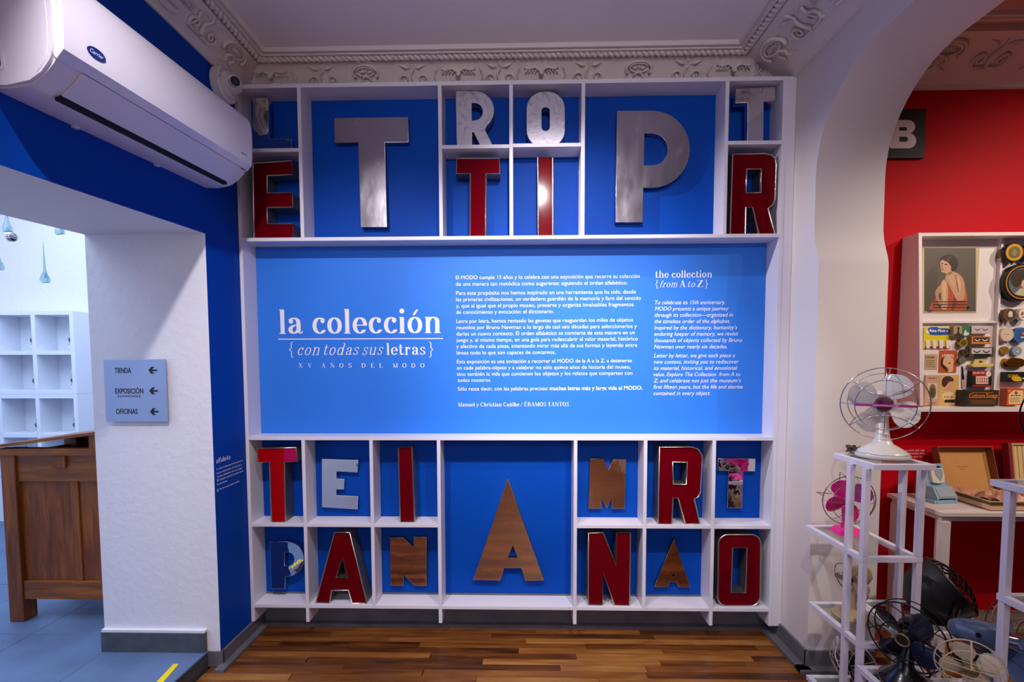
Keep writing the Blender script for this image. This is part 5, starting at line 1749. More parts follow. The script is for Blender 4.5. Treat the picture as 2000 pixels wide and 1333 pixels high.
for nm, pts, mm in (('blade', ((604, 700), (612, 712), (628, 858), (602, 860)), mat('dark_steel', '#39424c', 0.3, 0.9)), ('handle', ((600, 862), (628, 860), (630, 945), (615, 966), (604, 950)), mat('pale_wood', '#c69a7a', 0.5))):
    pp = [q(*p, 0.006) for p in pts]
    MB().prism([(p.x, p.z) for p in pp], lambda u, v: (u, YK - 0.006, v), lambda u, v: (u, YK - 0.0004, v)).build(nm, mm, nf, world=True)
scp = thing('shell_compact', 'gold shell-shaped compact above the black soap box', 'compact', (q(1200, 660).x, YK - 0.015, q(1200, 725).z), group='toiletries in the wall case')
GOLD = mat('brass_gold', '#a9803a', 0.2, 0.9)
for (x0, x1, sc_, d) in ((1080, 1150, 0.9, 0.012), (1120, 1360, 1.0, 0.024)):
    e_ = [q(*p, d) for p in ellipse((x0 + x1) / 2, 660, (x1 - x0) / 2, 56 * sc_, 24)]
    MB().prism([(p.x, p.z) for p in e_], lambda u, v: (u, YK - d, v), lambda u, v: (u, YK - 0.0004, v)).build('shell', GOLD, scp, world=True)

# ------------------------------------------------------------------ white table and what stands on it
TW = mat('table_white', '#ddd2cd', 0.4)
TZ = 0.83
tb = thing('side_table', 'white side table against the crimson wall', 'table', (2.85, 2.7, 0))
MB().bbox(2.145, 3.6, 2.5, 2.875, TZ - 0.022, TZ, 0.002).build('table_top', TW, tb, world=True)
MB().box(2.165, 3.58, 2.52, 2.535, TZ - 0.05, TZ - 0.0225).box(2.165, 2.18, 2.536, 2.86, TZ - 0.05, TZ - 0.0225).build('apron', TW, tb, world=True)
for x in (2.16, 3.53):
    for yy in (2.51, 2.82):
        MB().bbox(x, x + 0.045, yy, yy + 0.045, 0.001, TZ - 0.0505, 0.002).build('leg', TW, tb, world=True)
k4 = (1790, 840, 5.552)


def tq(x, y, Y=None, Z=None):
    return L(1790 + x / 5.552, 840 + y / 5.552, Y=Y) if Y else L(1790 + x / 5.552, 840 + y / 5.552, Z=Z)


# pale blue shaver in its stand
SKY = mat('pale_blue_plastic', '#8fb6c6', 0.4)
GRYP = mat('speckled_grey', '#9aa4b0', 0.5, var=0.25, vscale=300)
CREAM = mat('cream_plastic', '#e2d8c6', 0.35)
b0 = tq(330, 802, Z=TZ)
sv = thing('shaver_case', 'pale blue upright case holding a cream electric shaver on the table', 'shaver', (b0.x, b0.y, TZ + 0.0005))
sv.rotation_euler = (0, 0, 0.12)
MB().bbox(-0.075, 0.06, 0.0, 0.13, 0, 0.018, 0.003).build('foot', SKY, sv)
MB().hexa([(-0.062, -0.005, 0.03), (0.062, -0.005, 0.03), (0.062, 0.07, 0.03), (-0.062, 0.07, 0.03), (-0.058, 0.03, 0.085), (0.058, 0.03, 0.085), (0.058, 0.07, 0.085), (-0.058, 0.07, 0.085)]).build('cradle', SKY, sv)
for x in (-0.06, 0.05):
    MB().box(x, x + 0.01, -0.002, 0.06, 0.0, 0.03).build('strut', SKY, sv)
MB().hexa([(-0.048, -0.0045, 0.038), (0.055, -0.0045, 0.038), (0.055, 0.0, 0.038), (-0.048, 0.0, 0.038), (-0.048, 0.0255, 0.082), (0.055, 0.0255, 0.082), (0.055, 0.031, 0.082), (-0.048, 0.031, 0.082)]).build('grille', GRYP, sv)
lid = MB(Matrix.Translation((0, 0.06, 0.08)) @ Matrix.Rotation(math.radians(-14), 4, 'X'))
lid.bbox(-0.06, 0.06, 0, 0.03, 0, 0.125, 0.003).build('lid', SKY, sv)
xf = Matrix.Translation((0, 0.06, 0.08)) @ Matrix.Rotation(math.radians(-14), 4, 'X')
MB(xf).box(-0.034, 0.042, -0.0006, 0.0, 0.018, 0.112).build('recess', DARK, sv)
shp = [(-0.034, 0.022), (0.0, 0.016), (0.034, 0.022), (0.042, 0.06), (0.038, 0.1), (-0.034, 0.1), (-0.036, 0.06)]
MB(xf).prism(shp, lambda u, v: (u, -0.016, v), lambda u, v: (u, -0.0008, v)).build('shaver_body', CREAM, sv)
MB(xf).prism([(0.012, 0.03), (0.03, 0.06), (0.032, 0.094), (-0.016, 0.094), (-0.012, 0.06)], lambda u, v: (u, -0.018, v), lambda u, v: (u, -0.0161, v)).build('shaver_inset', GRYP, sv)

# open cardboard box
CARD = mat('tan_cardboard', '#cf9454', 0.6, var=0.06, vscale=8)
CARDD = mat('brown_cardboard', '#8a4d2a', 0.6)
PEACH = mat('peach_cardboard', '#d9ab8c', 0.6)
bl = tq(705, 838, Z=TZ)
bx0, by0 = bl.x - 0.005, 2.53
box = thing('open_gift_box', 'open tan cardboard gift box with crumpled cellophane on the table', 'box', (bx0 + 0.25, by0 + 0.12, TZ + 0.0005))
bx0 = tq(400, 640, Y=2.75).x
BW = 0.52
m = MB()
for (x0, x1, y0, y1, z0, z1) in ((bx0, bx0 + BW, by0, by0 + 0.006, 0, 0.05), (bx0, bx0 + BW, 2.77, 2.776, 0, 0.05), (bx0, bx0 + 0.006, by0 + 0.006, 2.77, 0, 0.05), (bx0 + BW - 0.006, bx0 + BW, by0 + 0.006, 2.77, 0, 0.05), (bx0, bx0 + BW, by0, 2.776, 0, 0.004)):
    m.box(x0, x1, y0, y1, TZ + 0.0006 + z0, TZ + z1)
m.build('tray', PEACH, box, world=True)
MB().box(bx0 - 0.002, bx0 + BW + 0.002, by0 - 0.002, by0 - 0.0002, TZ + 0.03, TZ + 0.046).box(bx0 - 0.002, bx0 - 0.0002, by0, 2.776, TZ + 0.03, TZ + 0.046).build('gilt_band', mat('dull_gilt', '#6f6030', 0.4, 0.5), box, world=True)
# lid leaning at the back
th_ = math.radians(-16)
lx0, lx1 = tq(275, 190, Y=2.8).x, tq(860, 190, Y=2.8).x
xl_ = Matrix.Translation((0, 2.77, TZ + 0.05)) @ Matrix.Rotation(th_, 4, 'X')
LHT = (tq(400, 190, Y=2.84).z - TZ - 0.05) / math.cos(th_)
MB(xl_).box(lx0, lx1, 0.03, 0.034, 0, LHT).build('lid_panel', CARD, box, world=True)
MB(xl_).box(lx0 - 0.004, lx0, -0.012, 0.034, 0, LHT).box(lx1, lx1 + 0.004, -0.012, 0.034, 0, LHT).box(lx0 - 0.004, lx1 + 0.004, -0.012, 0.034, LHT, LHT + 0.004).build('lid_rim', CARDD, box, world=True)
m = MB(xl_)
for k, (w_, zz_) in enumerate(((0.07, 0.54), (0.045, 0.5), (0.03, 0.47))):
    m.box(lx0 + 0.15 - w_ / 2, lx0 + 0.15 + w_ / 2, 0.0293, 0.0299, LHT * zz_, LHT * zz_ + (0.006 if k == 0 else 0.003))
m.build('faded_print', mat('faded_gold_print', '#b3823c', 0.6), box, world=True)
cel = MB()
nx_, ny_ = 22, 10
vs = []
for j in range(ny_ + 1):
    for i in range(nx_ + 1):
        vs.append((bx0 + 0.01 + (BW - 0.02) * i / nx_, by0 + 0.01 + 0.22 * j / ny_, TZ + 0.04 + random.uniform(-0.012, 0.03)))
cel.add(vs, [(j * (nx_ + 1) + i, j * (nx_ + 1) + i + 1, (j + 1) * (nx_ + 1) + i + 1, (j + 1) * (nx_ + 1) + i) for j in range(ny_) for i in range(nx_)])
cel.build('cellophane', mat('pink_cellophane', '#c08a72', 0.12, coat=0.6, var=0.5, vscale=18), box, world=True)

# red box with cream sticks, right edge
p = tq(1058, 470, Y=2.8)
rb_ = thing('stick_box', 'open dark red box packed with cream sticks leaning at the right', 'box', (p.x + 0.15, 2.84, TZ + 0.0005))
hgt = tq(1058, 140, Y=2.83).z - TZ
xr_ = Matrix.Translation((p.x, 2.79, TZ + 0.0008)) @ Matrix.Rotation(math.radians(-8), 4, 'X')
MB(xr_).box(-0.02, 0.0, -0.01, 0.03, 0, hgt).box(0.3, 0.32, -0.01, 0.03, 0, hgt).box(0.0, 0.3, 0.02, 0.03, 0, hgt).build('box_shell', mat('dark_red_card', '#8c2a30', 0.5), rb_, world=True)
MB(xr_).box(0.0, 0.3, -0.01, 0.0195, hgt - 0.012, hgt).box(0.0, 0.008, -0.01, 0.0195, 0, hgt - 0.012).build('box_lip', mat('buff_card', '#b89a6a', 0.6), rb_, world=True)
for k in range(11):
    MB(xr_).bbox(0.011 + k * 0.026, 0.034 + k * 0.026, -0.004, 0.0185, 0.0, hgt - 0.014, 0.004).build('stick', mat('cream_stick', '#e2c68a', 0.5), rb_, world=True)

# ------------------------------------------------------------------ white metal racks with glass shelves
RW = mat('rack_white_metal', '#e6e0e8', 0.35, bump=0.03, bscale=80)
SHEET = pane('shelf_glass', '#f3faf7')
SQ = 0.023


def shelf(t, x0, x1, y0, y1, z, glass=True):
    """frame of square bar around a glass sheet, top at z"""
    MB().bbox(x0, x1, y0, y0 + SQ, z - SQ, z, 0.0012).build('shelf_rail', RW, t, world=True)
    MB().bbox(x0, x1, y1 - SQ, y1, z - SQ, z, 0.0012).build('shelf_rail', RW, t, world=True)
    MB().bbox(x0, x0 + SQ, y0 + SQ, y1 - SQ, z - SQ, z, 0.0012).build('shelf_rail', RW, t, world=True)
    MB().bbox(x1 - SQ, x1, y0 + SQ, y1 - SQ, z - SQ, z, 0.0012).build('shelf_rail', RW, t, world=True)
    MB().box(x0 + SQ - 0.004, x1 - SQ + 0.004, y0 + SQ - 0.004, y1 - SQ + 0.004, z - 0.007, z - 0.001).build('glass_shelf', SHEET, t, world=True)


def posts(t, xs, ys, z0, z1):
    for x in xs:
        for y in ys:
            MB().bbox(x, x + SQ, y, y + SQ, z0, z1, 0.0012).build('post', RW, t, world=True)


r1 = thing('glass_rack', 'tall white metal rack with glass shelves in front of the arch pier', 'rack', (1.53, 2.15, 0), group='white fan racks')
RX0, RX1 = 1.412, 1.66
shelf(r1, 1.425, 1.675, 1.985, 2.245, 1.185)
for z, yf in ((0.79, 2.42), (0.42, 2.375), (0.045, 2.375)):
    shelf(r1, RX0, RX1, 2.012, yf, z)
for x in (RX0 + 0.001, RX1 - SQ - 0.001):
    for y in (2.0125, 2.108):
        for z0, z1 in ((0.0, 0.021), (0.046, 0.396), (0.421, 0.766), (0.791, 1.161)):
            MB().bbox(x, x + SQ, y, y + SQ, z0 + 0.0005, z1, 0.0012).build('post', RW, r1, world=True)
r2 = thing('glass_rack', 'low white metal rack in front carrying the black fan', 'rack', (1.53, 1.77, 0), group='white fan racks')
shelf(r2, 1.39, 1.645, 1.55, 1.99, 0.34)
posts(r2, (1.391, 1.621), (1.551, 1.966), 0.0, 0.3165)
r3 = thing('glass_rack', 'white metal rack cut by the right edge of the picture', 'rack', (1.85, 1.55, 0), group='white fan racks')
shelf(r3, 1.66, 2.05, 1.36, 1.745, 1.185)
shelf(r3, 1.665, 2.045, 1.36, 1.705, 0.79)
for z0, z1 in ((0.0, 0.766), (0.791, 1.161)):
    posts(r3, (1.668, 2.02), (1.38, 1.679), z0, z1)
r4 = thing('glass_rack', 'low white rack under the black drum heater', 'rack', (1.95, 2.2, 0), group='white fan racks')
shelf(r4, 1.69, 2.11, 2.13, 2.44, 0.40)
posts(r4, (1.692, 2.085), (2.132, 2.415), 0.0, 0.3765)
shelf(r4, 1.69, 2.11, 1.80, 2.125, 0.2)
posts(r4, (1.692, 2.085), (1.802, 2.1), 0.0, 0.1765)

# ------------------------------------------------------------------ fans
WIRE = mat('chrome_wire', '#c9c4c6', 0.2, 1.0)
BWIRE = mat('bronze_wire', '#8d7f68', 0.35, 0.8)
KWIRE = mat('black_wire', '#17161a', 0.35, 0.3)
CWIRE = mat('cream_wire', '#cbbb96', 0.4)


def blade(xf, R, ang, r0, r1, W, pitch, name, m, par):
    nr, ns = 8, 6
    vs = []
    for side in (0.0012, -0.0012):
        for i in range(nr + 1):
            t = i / nr
            r = (r0 + (r1 - r0) * t) * R
            wd = W * R * (math.sqrt(max(0.0, 1 - ((t - 0.58) / 0.425) ** 2)) if t > 0.58 else 0.28 + 0.72 * math.sin(t / 0.58 * math.pi / 2))
            for j in range(ns + 1):
                s_ = -1 + 2 * j / ns
                a = s_ * wd
                u, v = r, a
                x = u * math.cos(ang) - v * math.sin(ang)
                z = u * math.sin(ang) + v * math.cos(ang)
                y = pitch * a + 0.15 * a * a / (W * R) - 0.01 * R + side
                vs.append((x, y, z))
    N = (nr + 1) * (ns + 1)
    fs = []
    for b in (0, N):
        for i in range(nr):
            for j in range(ns):
                p = b + i * (ns + 1) + j
                fs.append((p, p + 1, p + ns + 2, p + ns + 1))
    edge = [j for j in range(ns + 1)] + [i * (ns + 1) + ns for i in range(1, nr + 1)] + [nr * (ns + 1) + j for j in range(ns - 1, -1, -1)] + [i * (ns + 1) for i in range(nr - 1, 0, -1)]
    for a, b in zip(edge, edge[1:] + edge[:1]):
        fs.append((a, b, b + N, a + N))
    return MB(xf).add(vs, fs).build(name, m, par, smooth=True, angle=60)


def ring(xf, R, y, r, m, par, name='guard_ring', n=48):
    return MB(xf).tube([(R * math.cos(2 * math.pi * k / n), y, R * math.sin(2 * math.pi * k / n)) for k in range(n)], r, 6, closed=True).build(name, m, par, smooth=True, angle=80)


def wires(xf, R, n, y_out, y_in, r_in, rw, m, par, a0=0.0, bow=0.35, back=False):
    for k in range(n):
        a = a0 + 2 * math.pi * k / n
        pts = []
        for i in range(9):
            t = i / 8
            rr = R + (r_in - R) * t
            y = y_out + (y_in - y_out) * math.sin(t * math.pi / 2) ** (1 - bow)
            pts.append((rr * math.cos(a), y, rr * math.sin(a)))
        MB(xf).tube(pts, rw, 5).build('guard_wire', m, par, smooth=True, angle=80)


def head(H, tilt):
    return Matrix.Translation((0, 0, H)) @ Matrix.Rotation(math.radians(tilt), 4, 'X')


def motor(xf, r, y0, y1, m, par):
    return MB(xf).lathe([(r * 0.35, -y1), (r * 0.8, -(y1 - 0.2 * (y1 - y0))), (r, -(y1 - 0.45 * (y1 - y0))), (r, -(y0 + 0.15 * (y1 - y0))), (r * 0.8, -y0)], 24, (0, 0, 0), '-Y').build('motor_housing', m, par, smooth=True, angle=40)


# --- white fan with a wide chrome guard
IVORY = mat('ivory_enamel', '#dcd6cc', 0.25, coat=0.4)
PLUM = mat('plum_enamel', '#5a1636', 0.25, coat=0.4)
MAG = mat('magenta_bar', '#a8368a', 0.35)
pb = L(1722, 893, Z=1.186)
bf = thing('desk_fan', 'large white desk fan with chrome guard and magenta bar on top of the rack', 'fan', (pb.x, pb.y, 1.186), group='desk fans on the racks', rz=math.radians(-30))
RF, HF = 0.158, 0.233
X_ = head(HF, 4)
MB().lathe([(0.098, 0.0), (0.102, 0.006), (0.1, 0.016), (0.088, 0.03), (0.062, 0.046), (0.04, 0.06), (0.03, 0.08), (0.0, 0.082)], 40, sx=1.0, sy=0.85).build('base', IVORY, bf, smooth=True, angle=50)
MB().tube([(0.1 * math.cos(a) * 0.97, 0.085 * math.sin(a) * 0.97, 0.019) for a in [2 * math.pi * k / 40 for k in range(40)]], 0.0018, 5, closed=True).build('base_groove', mat('grey_line', '#8c8478', 0.4), bf)
MB().tube([(0, 0.0, 0.07), (0, 0.012, 0.11), (0, 0.04, 0.16), (0, 0.05, 0.2)], [0.03, 0.026, 0.024, 0.03], 16).build('neck', IVORY, bf, smooth=True)
motor(X_, 0.05, 0.03, 0.13, IVORY, bf)
for k in range(4):
    blade(X_, RF, math.radians(62 + 90 * k), 0.2, 0.88, 0.36, 0.4, 'blade', IVORY, bf)
MB(X_).lathe([(0.034, -0.02), (0.034, 0.012), (0.028, 0.022), (0.0, 0.025)], 24, axis='-Y').build('hub', PLUM, bf, smooth=True, angle=40)
ring(X_, RF, 0.0, 0.0026, WIRE, bf)
ring(X_, RF * 0.68, -0.045, 0.0022, WIRE, bf)
ring(X_, RF * 0.8, 0.07, 0.002, WIRE, bf)
for s_ in (1, -1):
    pts = smoothpts([(RF * math.cos(math.radians(40)), 0.0, s_ * RF * math.sin(math.radians(40))), (RF * 0.42, -0.04, s_ * RF * 0.38), (0, -0.055, s_ * RF * 0.26), (-RF * 0.42, -0.04, s_ * RF * 0.38), (-RF * math.cos(math.radians(40)), 0.0, s_ * RF * math.sin(math.radians(40)))], 8)
    MB(X_).tube(pts, 0.0022, 6).build('guard_bow', WIRE, bf, smooth=True, angle=80)
for pts in ([(0.0, 0, RF), (0.0, -0.03, RF * 0.9), (0, -0.047, RF * 0.68), (0, -0.054, RF * 0.26)], [(0.012, 0.0, RF), (0.02, 0.02, RF * 0.95), (0.02, 0.06, RF * 0.8)], [(0, 0, -RF), (0, -0.03, -RF * 0.9), (0, -0.047, -RF * 0.68), (0, -0.054, -RF * 0.26)],
            [(-RF, 0, 0), (-RF * 0.68, -0.047, 0)], [(RF, 0, 0), (RF * 0.68, -0.047, 0)]):
    MB(X_).tube(pts, 0.002, 6).build('guard_wire', WIRE, bf, smooth=True, angle=80)
for a in (40, 140, 220, 320):
    a = math.radians(a)
    MB(X_).tube([(RF * math.cos(a), 0, RF * math.sin(a)), (RF * 0.93 * math.cos(a), 0.03, RF * 0.93 * math.sin(a)), (RF * 0.8 * math.cos(a), 0.07, RF * 0.8 * math.sin(a)), (0.03 * math.cos(a), 0.085, 0.03 * math.sin(a))], 0.002, 5).build('guard_wire', WIRE, bf)
bar = MB(X_).box(-RF * 0.68, RF * 0.68, -0.051, -0.0475, -0.0055, 0.0055).build('name_bar', MAG, bf)
me = text_mesh('WESTINGHOUSE', 0.0)
x0, x1, y0, y1 = bounds2(me)
for v in me.vertices:
    v.co = X_ @ Vector(((v.co.x - x0) / (x1 - x0) * 0.09 - 0.045, -0.0514, -0.003 + v.co.y * 0.0085))
obj('name_lettering', me, VINYL, bar)
cordm = mat('brown_fabric_cord', '#4a3d2c', 0.8)
pts = [(-0.1 + 0.02 * math.cos(k * 0.9) + 0.008 * math.sin(k * 2.3), 0.02 + 0.03 * math.sin(k * 0.9), 0.01 + 0.012 * (k % 5) * 0.5) for k in range(26)]
MB().tube(smoothpts([Vector(p) for p in pts], 4), 0.004, 6).build('power_cord', cordm, bf, smooth=True, angle=80)

# --- pink fan
PINK = mat('hot_pink_enamel', '#ee1f8c', 0.3, coat=0.4)
PINK_REFL = mat('pink_reflection_tint', '#a02a86', 0.3, coat=0.4)  # pink enamel with a purple reflection put into its colour
pp_ = L(1656, 1041, Z=0.791)
pf_ = thing('desk_fan', 'hot pink desk fan on the second shelf of the rack', 'fan', (pp_.x, pp_.y, 0.791), group='desk fans on the racks', rz=math.radians(-5))
RP_, HP = 0.118, 0.155
X_ = head(HP, 3)
MB().hexa([(-0.062, -0.05, 0), (0.062, -0.05, 0), (0.062, 0.055, 0), (-0.062, 0.055, 0), (-0.035, -0.02, 0.026), (0.035, -0.02, 0.026), (0.035, 0.04, 0.026), (-0.035, 0.04, 0.026)]).build('base', PINK, pf_)
MB().tube([(0, 0.01, 0.02), (0, 0.015, 0.06), (0, 0.03, 0.12)], [0.028, 0.018, 0.018], 12).build('neck', PINK, pf_, smooth=True)
motor(X_, 0.036, 0.02, 0.085, PINK, pf_)
for k, a in enumerate((118, 30, 198, 285)):
    blade(X_, RP_, math.radians(a), 0.15, 0.92, 0.36, 0.4, 'blade', PINK_REFL if k == 1 else PINK, pf_)
MB(X_).lathe([(0.018, -0.015), (0.018, 0.012), (0.008, 0.022), (0.0, 0.023)], 16, axis='-Y').build('hub', PINK, pf_, smooth=True)
ring(X_, RP_, 0.0, 0.0022, BWIRE, pf_)
ring(X_, RP_ * 0.78, -0.032, 0.0015, BWIRE, pf_)
ring(X_, RP_ * 0.33, -0.045, 0.0016, BWIRE, pf_)
wires(X_, RP_, 14, 0.0, -0.046, RP_ * 0.33, 0.0012, BWIRE, pf_)
for a in (100, 170, 10):
    a = math.radians(a)
    MB(X_).tube([(RP_ * math.cos(a), 0, RP_ * math.sin(a)), (RP_ * 1.06 * math.cos(a), 0.05, RP_ * 1.06 * math.sin(a)), (0.04 * math.cos(a), 0.075, 0.04 * math.sin(a))], 0.0018, 5).build('guard_bracket', BWIRE, pf_)

# --- small beige fan seen from the side
BEI = mat('aged_beige_enamel', '#b89c74', 0.45, var=0.2, vscale=14)
pp_ = L(1660, 1204, Z=0.421)
sb_ = thing('desk_fan', 'small aged beige fan turned sideways on the third shelf of the rack', 'fan', (pp_.x, pp_.y, 0.421), group='desk fans on the racks', rz=math.radians(-78))
X_ = head(0.175, 18)
MB().lathe([(0.074, 0.0), (0.076, 0.008), (0.07, 0.016), (0.045, 0.03), (0.022, 0.04), (0.0, 0.041)], 32).build('base', BEI, sb_, smooth=True, angle=50)
MB().tube([(0, 0, 0.03), (0, 0.01, 0.07), (0, 0.03, 0.15)], [0.025, 0.018, 0.014], 12).build('neck', BEI, sb_, smooth=True)
motor(X_, 0.046, 0.0, 0.1, BEI, sb_)
for k in range(3):
    blade(X_, 0.095, math.radians(80 + 120 * k), 0.15, 0.92, 0.34, 0.6, 'blade', BEI, sb_)
MB(X_).lathe([(0.012, -0.0), (0.012, 0.03), (0.0, 0.034)], 14, axis='-Y').build('hub', mat('rust_brown', '#4c2415', 0.5), sb_, smooth=True)
ring(X_, 0.08, -0.01, 0.0015, BWIRE, sb_)
ring(X_, 0.045, -0.035, 0.0013, BWIRE, sb_)
wires(X_, 0.08, 8, -0.01, -0.042, 0.012, 0.0012, BWIRE, sb_)
MB().tube(smoothpts([Vector(p) for p in ((0, 0.05, 0.13), (0.02, 0.075, 0.1), (0.0, 0.07, 0.06), (-0.02, 0.06, 0.09), (0.0, 0.065, 0.12))], 5), 0.002, 5).build('power_cord', cordm, sb_)

# --- white wire fan on the lowest shelf
wf = thing('desk_fan', 'fan with pale wire guard and white plug on the lowest rack shelf', 'fan', (1.53, 2.21, 0.046), group='desk fans on the racks', rz=math.radians(-70))
X_ = head(0.16, 5)
MB().lathe([(0.07, 0.0), (0.07, 0.012), (0.03, 0.03), (0.0, 0.031)], 28).build('base', BLACK, wf, smooth=True, angle=50)
MB().tube([(0, 0, 0.02), (0, 0.02, 0.14)], [0.02, 0.014], 12).build('neck', BLACK, wf, smooth=True)
motor(X_, 0.04, 0.01, 0.09, BLACK, wf)
for k in range(4):
    blade(X_, 0.12, math.radians(45 + 90 * k), 0.15, 0.85, 0.28, 0.4, 'blade', BLACK, wf)
ring(X_, 0.12, 0.0, 0.002, CWIRE, wf)
ring(X_, 0.08, -0.03, 0.0018, CWIRE, wf)
wires(X_, 0.12, 10, 0.0, -0.04, 0.02, 0.0014, CWIRE, wf)
plg = MB().tube([(-0.02, -0.075, 0.255), (-0.02, -0.075, 0.262), (-0.02, -0.075, 0.29), (-0.02, -0.075, 0.295)], [0.006, 0.011, 0.011, 0.006], 10).build('plug', VINYL, wf, smooth=True)
MB().tube(smoothpts([Vector(p) for p in ((-0.02, -0.075, 0.256), (-0.03, -0.08, 0.2), (0.0, -0.07, 0.13), (0.02, -0.05, 0.06), (0.0, 0.03, 0.03))], 6), 0.003, 6).build('power_cord', VINYL, wf, smooth=True)

# --- black brass-badge fan on the low rack
KB = mat('navy_black_enamel', '#141824', 0.28, coat=0.4)
kf = thing('desk_fan', 'old black desk fan with dark blades and brass-rimmed hub on the low rack', 'fan', (1.50, 1.88, 0.341), group='desk fans on the racks', rz=math.radians(-58))
RK, HK = 0.132, 0.185
X_ = head(HK, 4)
MB().lathe([(0.085, 0.0), (0.088, 0.008), (0.082, 0.02), (0.05, 0.045), (0.03, 0.07), (0.026, 0.09), (0.0, 0.092)], 32).build('base', BLACK, kf, smooth=True, angle=50)
MB().tube([(0, 0.0, 0.08), (0, 0.02, 0.12), (0, 0.05, 0.18)], [0.026, 0.024, 0.02], 14).build('neck', BLACK, kf, smooth=True)
motor(X_, 0.055, 0.035, 0.15, BLACK, kf)
for k in range(4):
    blade(X_, RK, math.radians(55 + 90 * k), 0.18, 0.94, 0.3, 0.55, 'blade', KB, kf)
hb = MB(X_).lathe([(0.025, -0.02), (0.025, 0.03), (0.021, 0.036), (0.0, 0.036)], 28, axis='-Y').build('hub', BLACK, kf, smooth=True, angle=40)
MB(X_).tube([(0.023 * math.cos(2 * math.pi * k / 30), -0.035, 0.023 * math.sin(2 * math.pi * k / 30)) for k in range(30)], 0.0042, 6, closed=True).build('hub_rim', mat('worn_brass', '#9a8560', 0.35, 0.8), hb, smooth=True, angle=80)
ring(X_, RK, 0.0, 0.003, KWIRE, kf)
ring(X_, RK * 0.55, -0.045, 0.0024, KWIRE, kf)
ring(X_, RK * 0.97, 0.05, 0.0024, KWIRE, kf)
for k in range(6):
    a0 = 2 * math.pi * k / 6 + 0.3
    pts = []
    for i in range(15):
        t = -1 + 2 * i / 14
        a = a0 + t * 0.36
        rr = RK * (0.42 + 0.58 * t * t)
        pts.append((rr * math.cos(a), -0.05 * (1 - t * t), rr * math.sin(a)))
    MB(X_).tube(pts, 0.0022, 5).build('guard_loop', KWIRE, kf, smooth=True, angle=80)
wires(X_, RK, 6, 0.0, 0.08, 0.05, 0.002, KWIRE, kf, 0.2)
MB().tube(smoothpts([Vector(p) for p in ((0.03, 0.07, 0.2), (0.06, 0.06, 0.14), (0.04, 0.05, 0.1), (0.07, 0.03, 0.06), (0.05, 0.06, 0.03))], 6), 0.004, 6).build('power_cord', cordm, kf, smooth=True)

# --- cream fan in front
CRE = mat('cream_enamel', '#cdc0a2', 0.35, coat=0.3)
cp_ = L(1894, 1297, Y=1.64)
cf = thing('desk_fan', 'cream desk fan with a brass name badge in front of the blue fan', 'fan', (1.565, 1.64, 0.341), group='desk fans on the racks', rz=math.radians(-38))
HC = cp_.z - 0.341 - 0.008
cf.location.x = cp_.x
X_ = head(HC, 6)
RCF = 0.092
MB().lathe([(0.06, 0.0), (0.062, 0.008), (0.05, 0.02), (0.02, 0.035), (0.0, 0.036)], 28).build('base', CRE, cf, smooth=True, angle=50)
MB().tube([(0, 0.0, 0.03), (0, 0.03, HC * 0.8)], [0.018, 0.014], 12).build('neck', CRE, cf, smooth=True)
motor(X_, 0.04, 0.025, 0.1, BLACK, cf)
for k in range(4):
    blade(X_, RCF, math.radians(22 + 90 * k), 0.2, 0.9, 0.38, 0.38, 'blade', CRE, cf)
hb = MB(X_).lathe([(0.021, -0.01), (0.021, 0.034), (0.014, 0.04), (0.0, 0.04)], 24, axis='-Y').build('hub', mat('worn_brass'), cf, smooth=True, angle=40)
me = text_mesh('Calor', 0.0, 0.3)
x0, x1, y0, y1 = bounds2(me)
for v in me.vertices:
    v.co = X_ @ Vector(((v.co.x - x0) / (x1 - x0) * 0.03 - 0.015, -0.0405, -0.004 + v.co.y * 0.011))
obj('hub_lettering', me, INK, hb)
ring(X_, RCF, 0.0, 0.0024, CWIRE, cf)
ring(X_, RCF * 0.78, -0.034, 0.002, CWIRE, cf)
for k in range(4):
    z = (-0.036, -0.014, 0.014, 0.036)[k]
    w_ = math.sqrt(RCF ** 2 - z ** 2)
    MB(X_).tube([(-w_, 0, z), (-w_ * 0.75, -0.038, z), (0, -0.046, z), (w_ * 0.75, -0.038, z), (w_, 0, z)], 0.0014, 5).build('guard_wire', CWIRE, cf)
for s_ in (1, -1):
    MB(X_).tube([(0, 0, s_ * RCF), (0, -0.036, s_ * RCF * 0.8), (0, -0.046, s_ * 0.024)], 0.0026, 6).build('guard_wire', CWIRE, cf)

# --- blue grey fan facing right
BLU = mat('blue_grey_enamel', '#5a6d94', 0.35, 0.2, var=0.2, vscale=16, coat=0.2)
bm_ = L(1905, 1240, Y=1.94)
uf = thing('desk_fan', 'blue grey fan turned to the right behind the cream fan', 'fan', (1.86, 1.915, 0.201), group='desk fans on the racks', rz=math.radians(72))
HB = bm_.z - 0.201 + 0.005
X_ = head(HB, 8)
MB().lathe([(0.085, 0.0), (0.088, 0.01), (0.06, 0.03), (0.03, 0.045), (0.0, 0.046)], 28).build('base', BLU, uf, smooth=True, angle=50)
MB().tube([(0, 0.0, 0.04), (0, 0.02, HB * 0.8)], [0.025, 0.02], 12).build('neck', BLU, uf, smooth=True)
MB(X_).lathe([(0.008, -0.14), (0.03, -0.13), (0.044, -0.1), (0.052, -0.05), (0.053, -0.0), (0.047, 0.03), (0.03, 0.035)], 28, axis='-Y').build('motor_housing', BLU, uf, smooth=True, angle=40)
MB(X_).lathe([(0.009, -0.044), (0.009, -0.0515), (0.0, -0.0515)], 16, (0, 0.066, 0.012), 'X').build('vent_hole', DARK, uf)
RB = 0.17
for k in range(4):
    blade(Matrix(X_) @ Matrix.Translation((0, -0.075, 0)), RB, math.radians(50 + 90 * k), 0.15, 0.86, 0.3, 0.5, 'blade', BLU, uf)
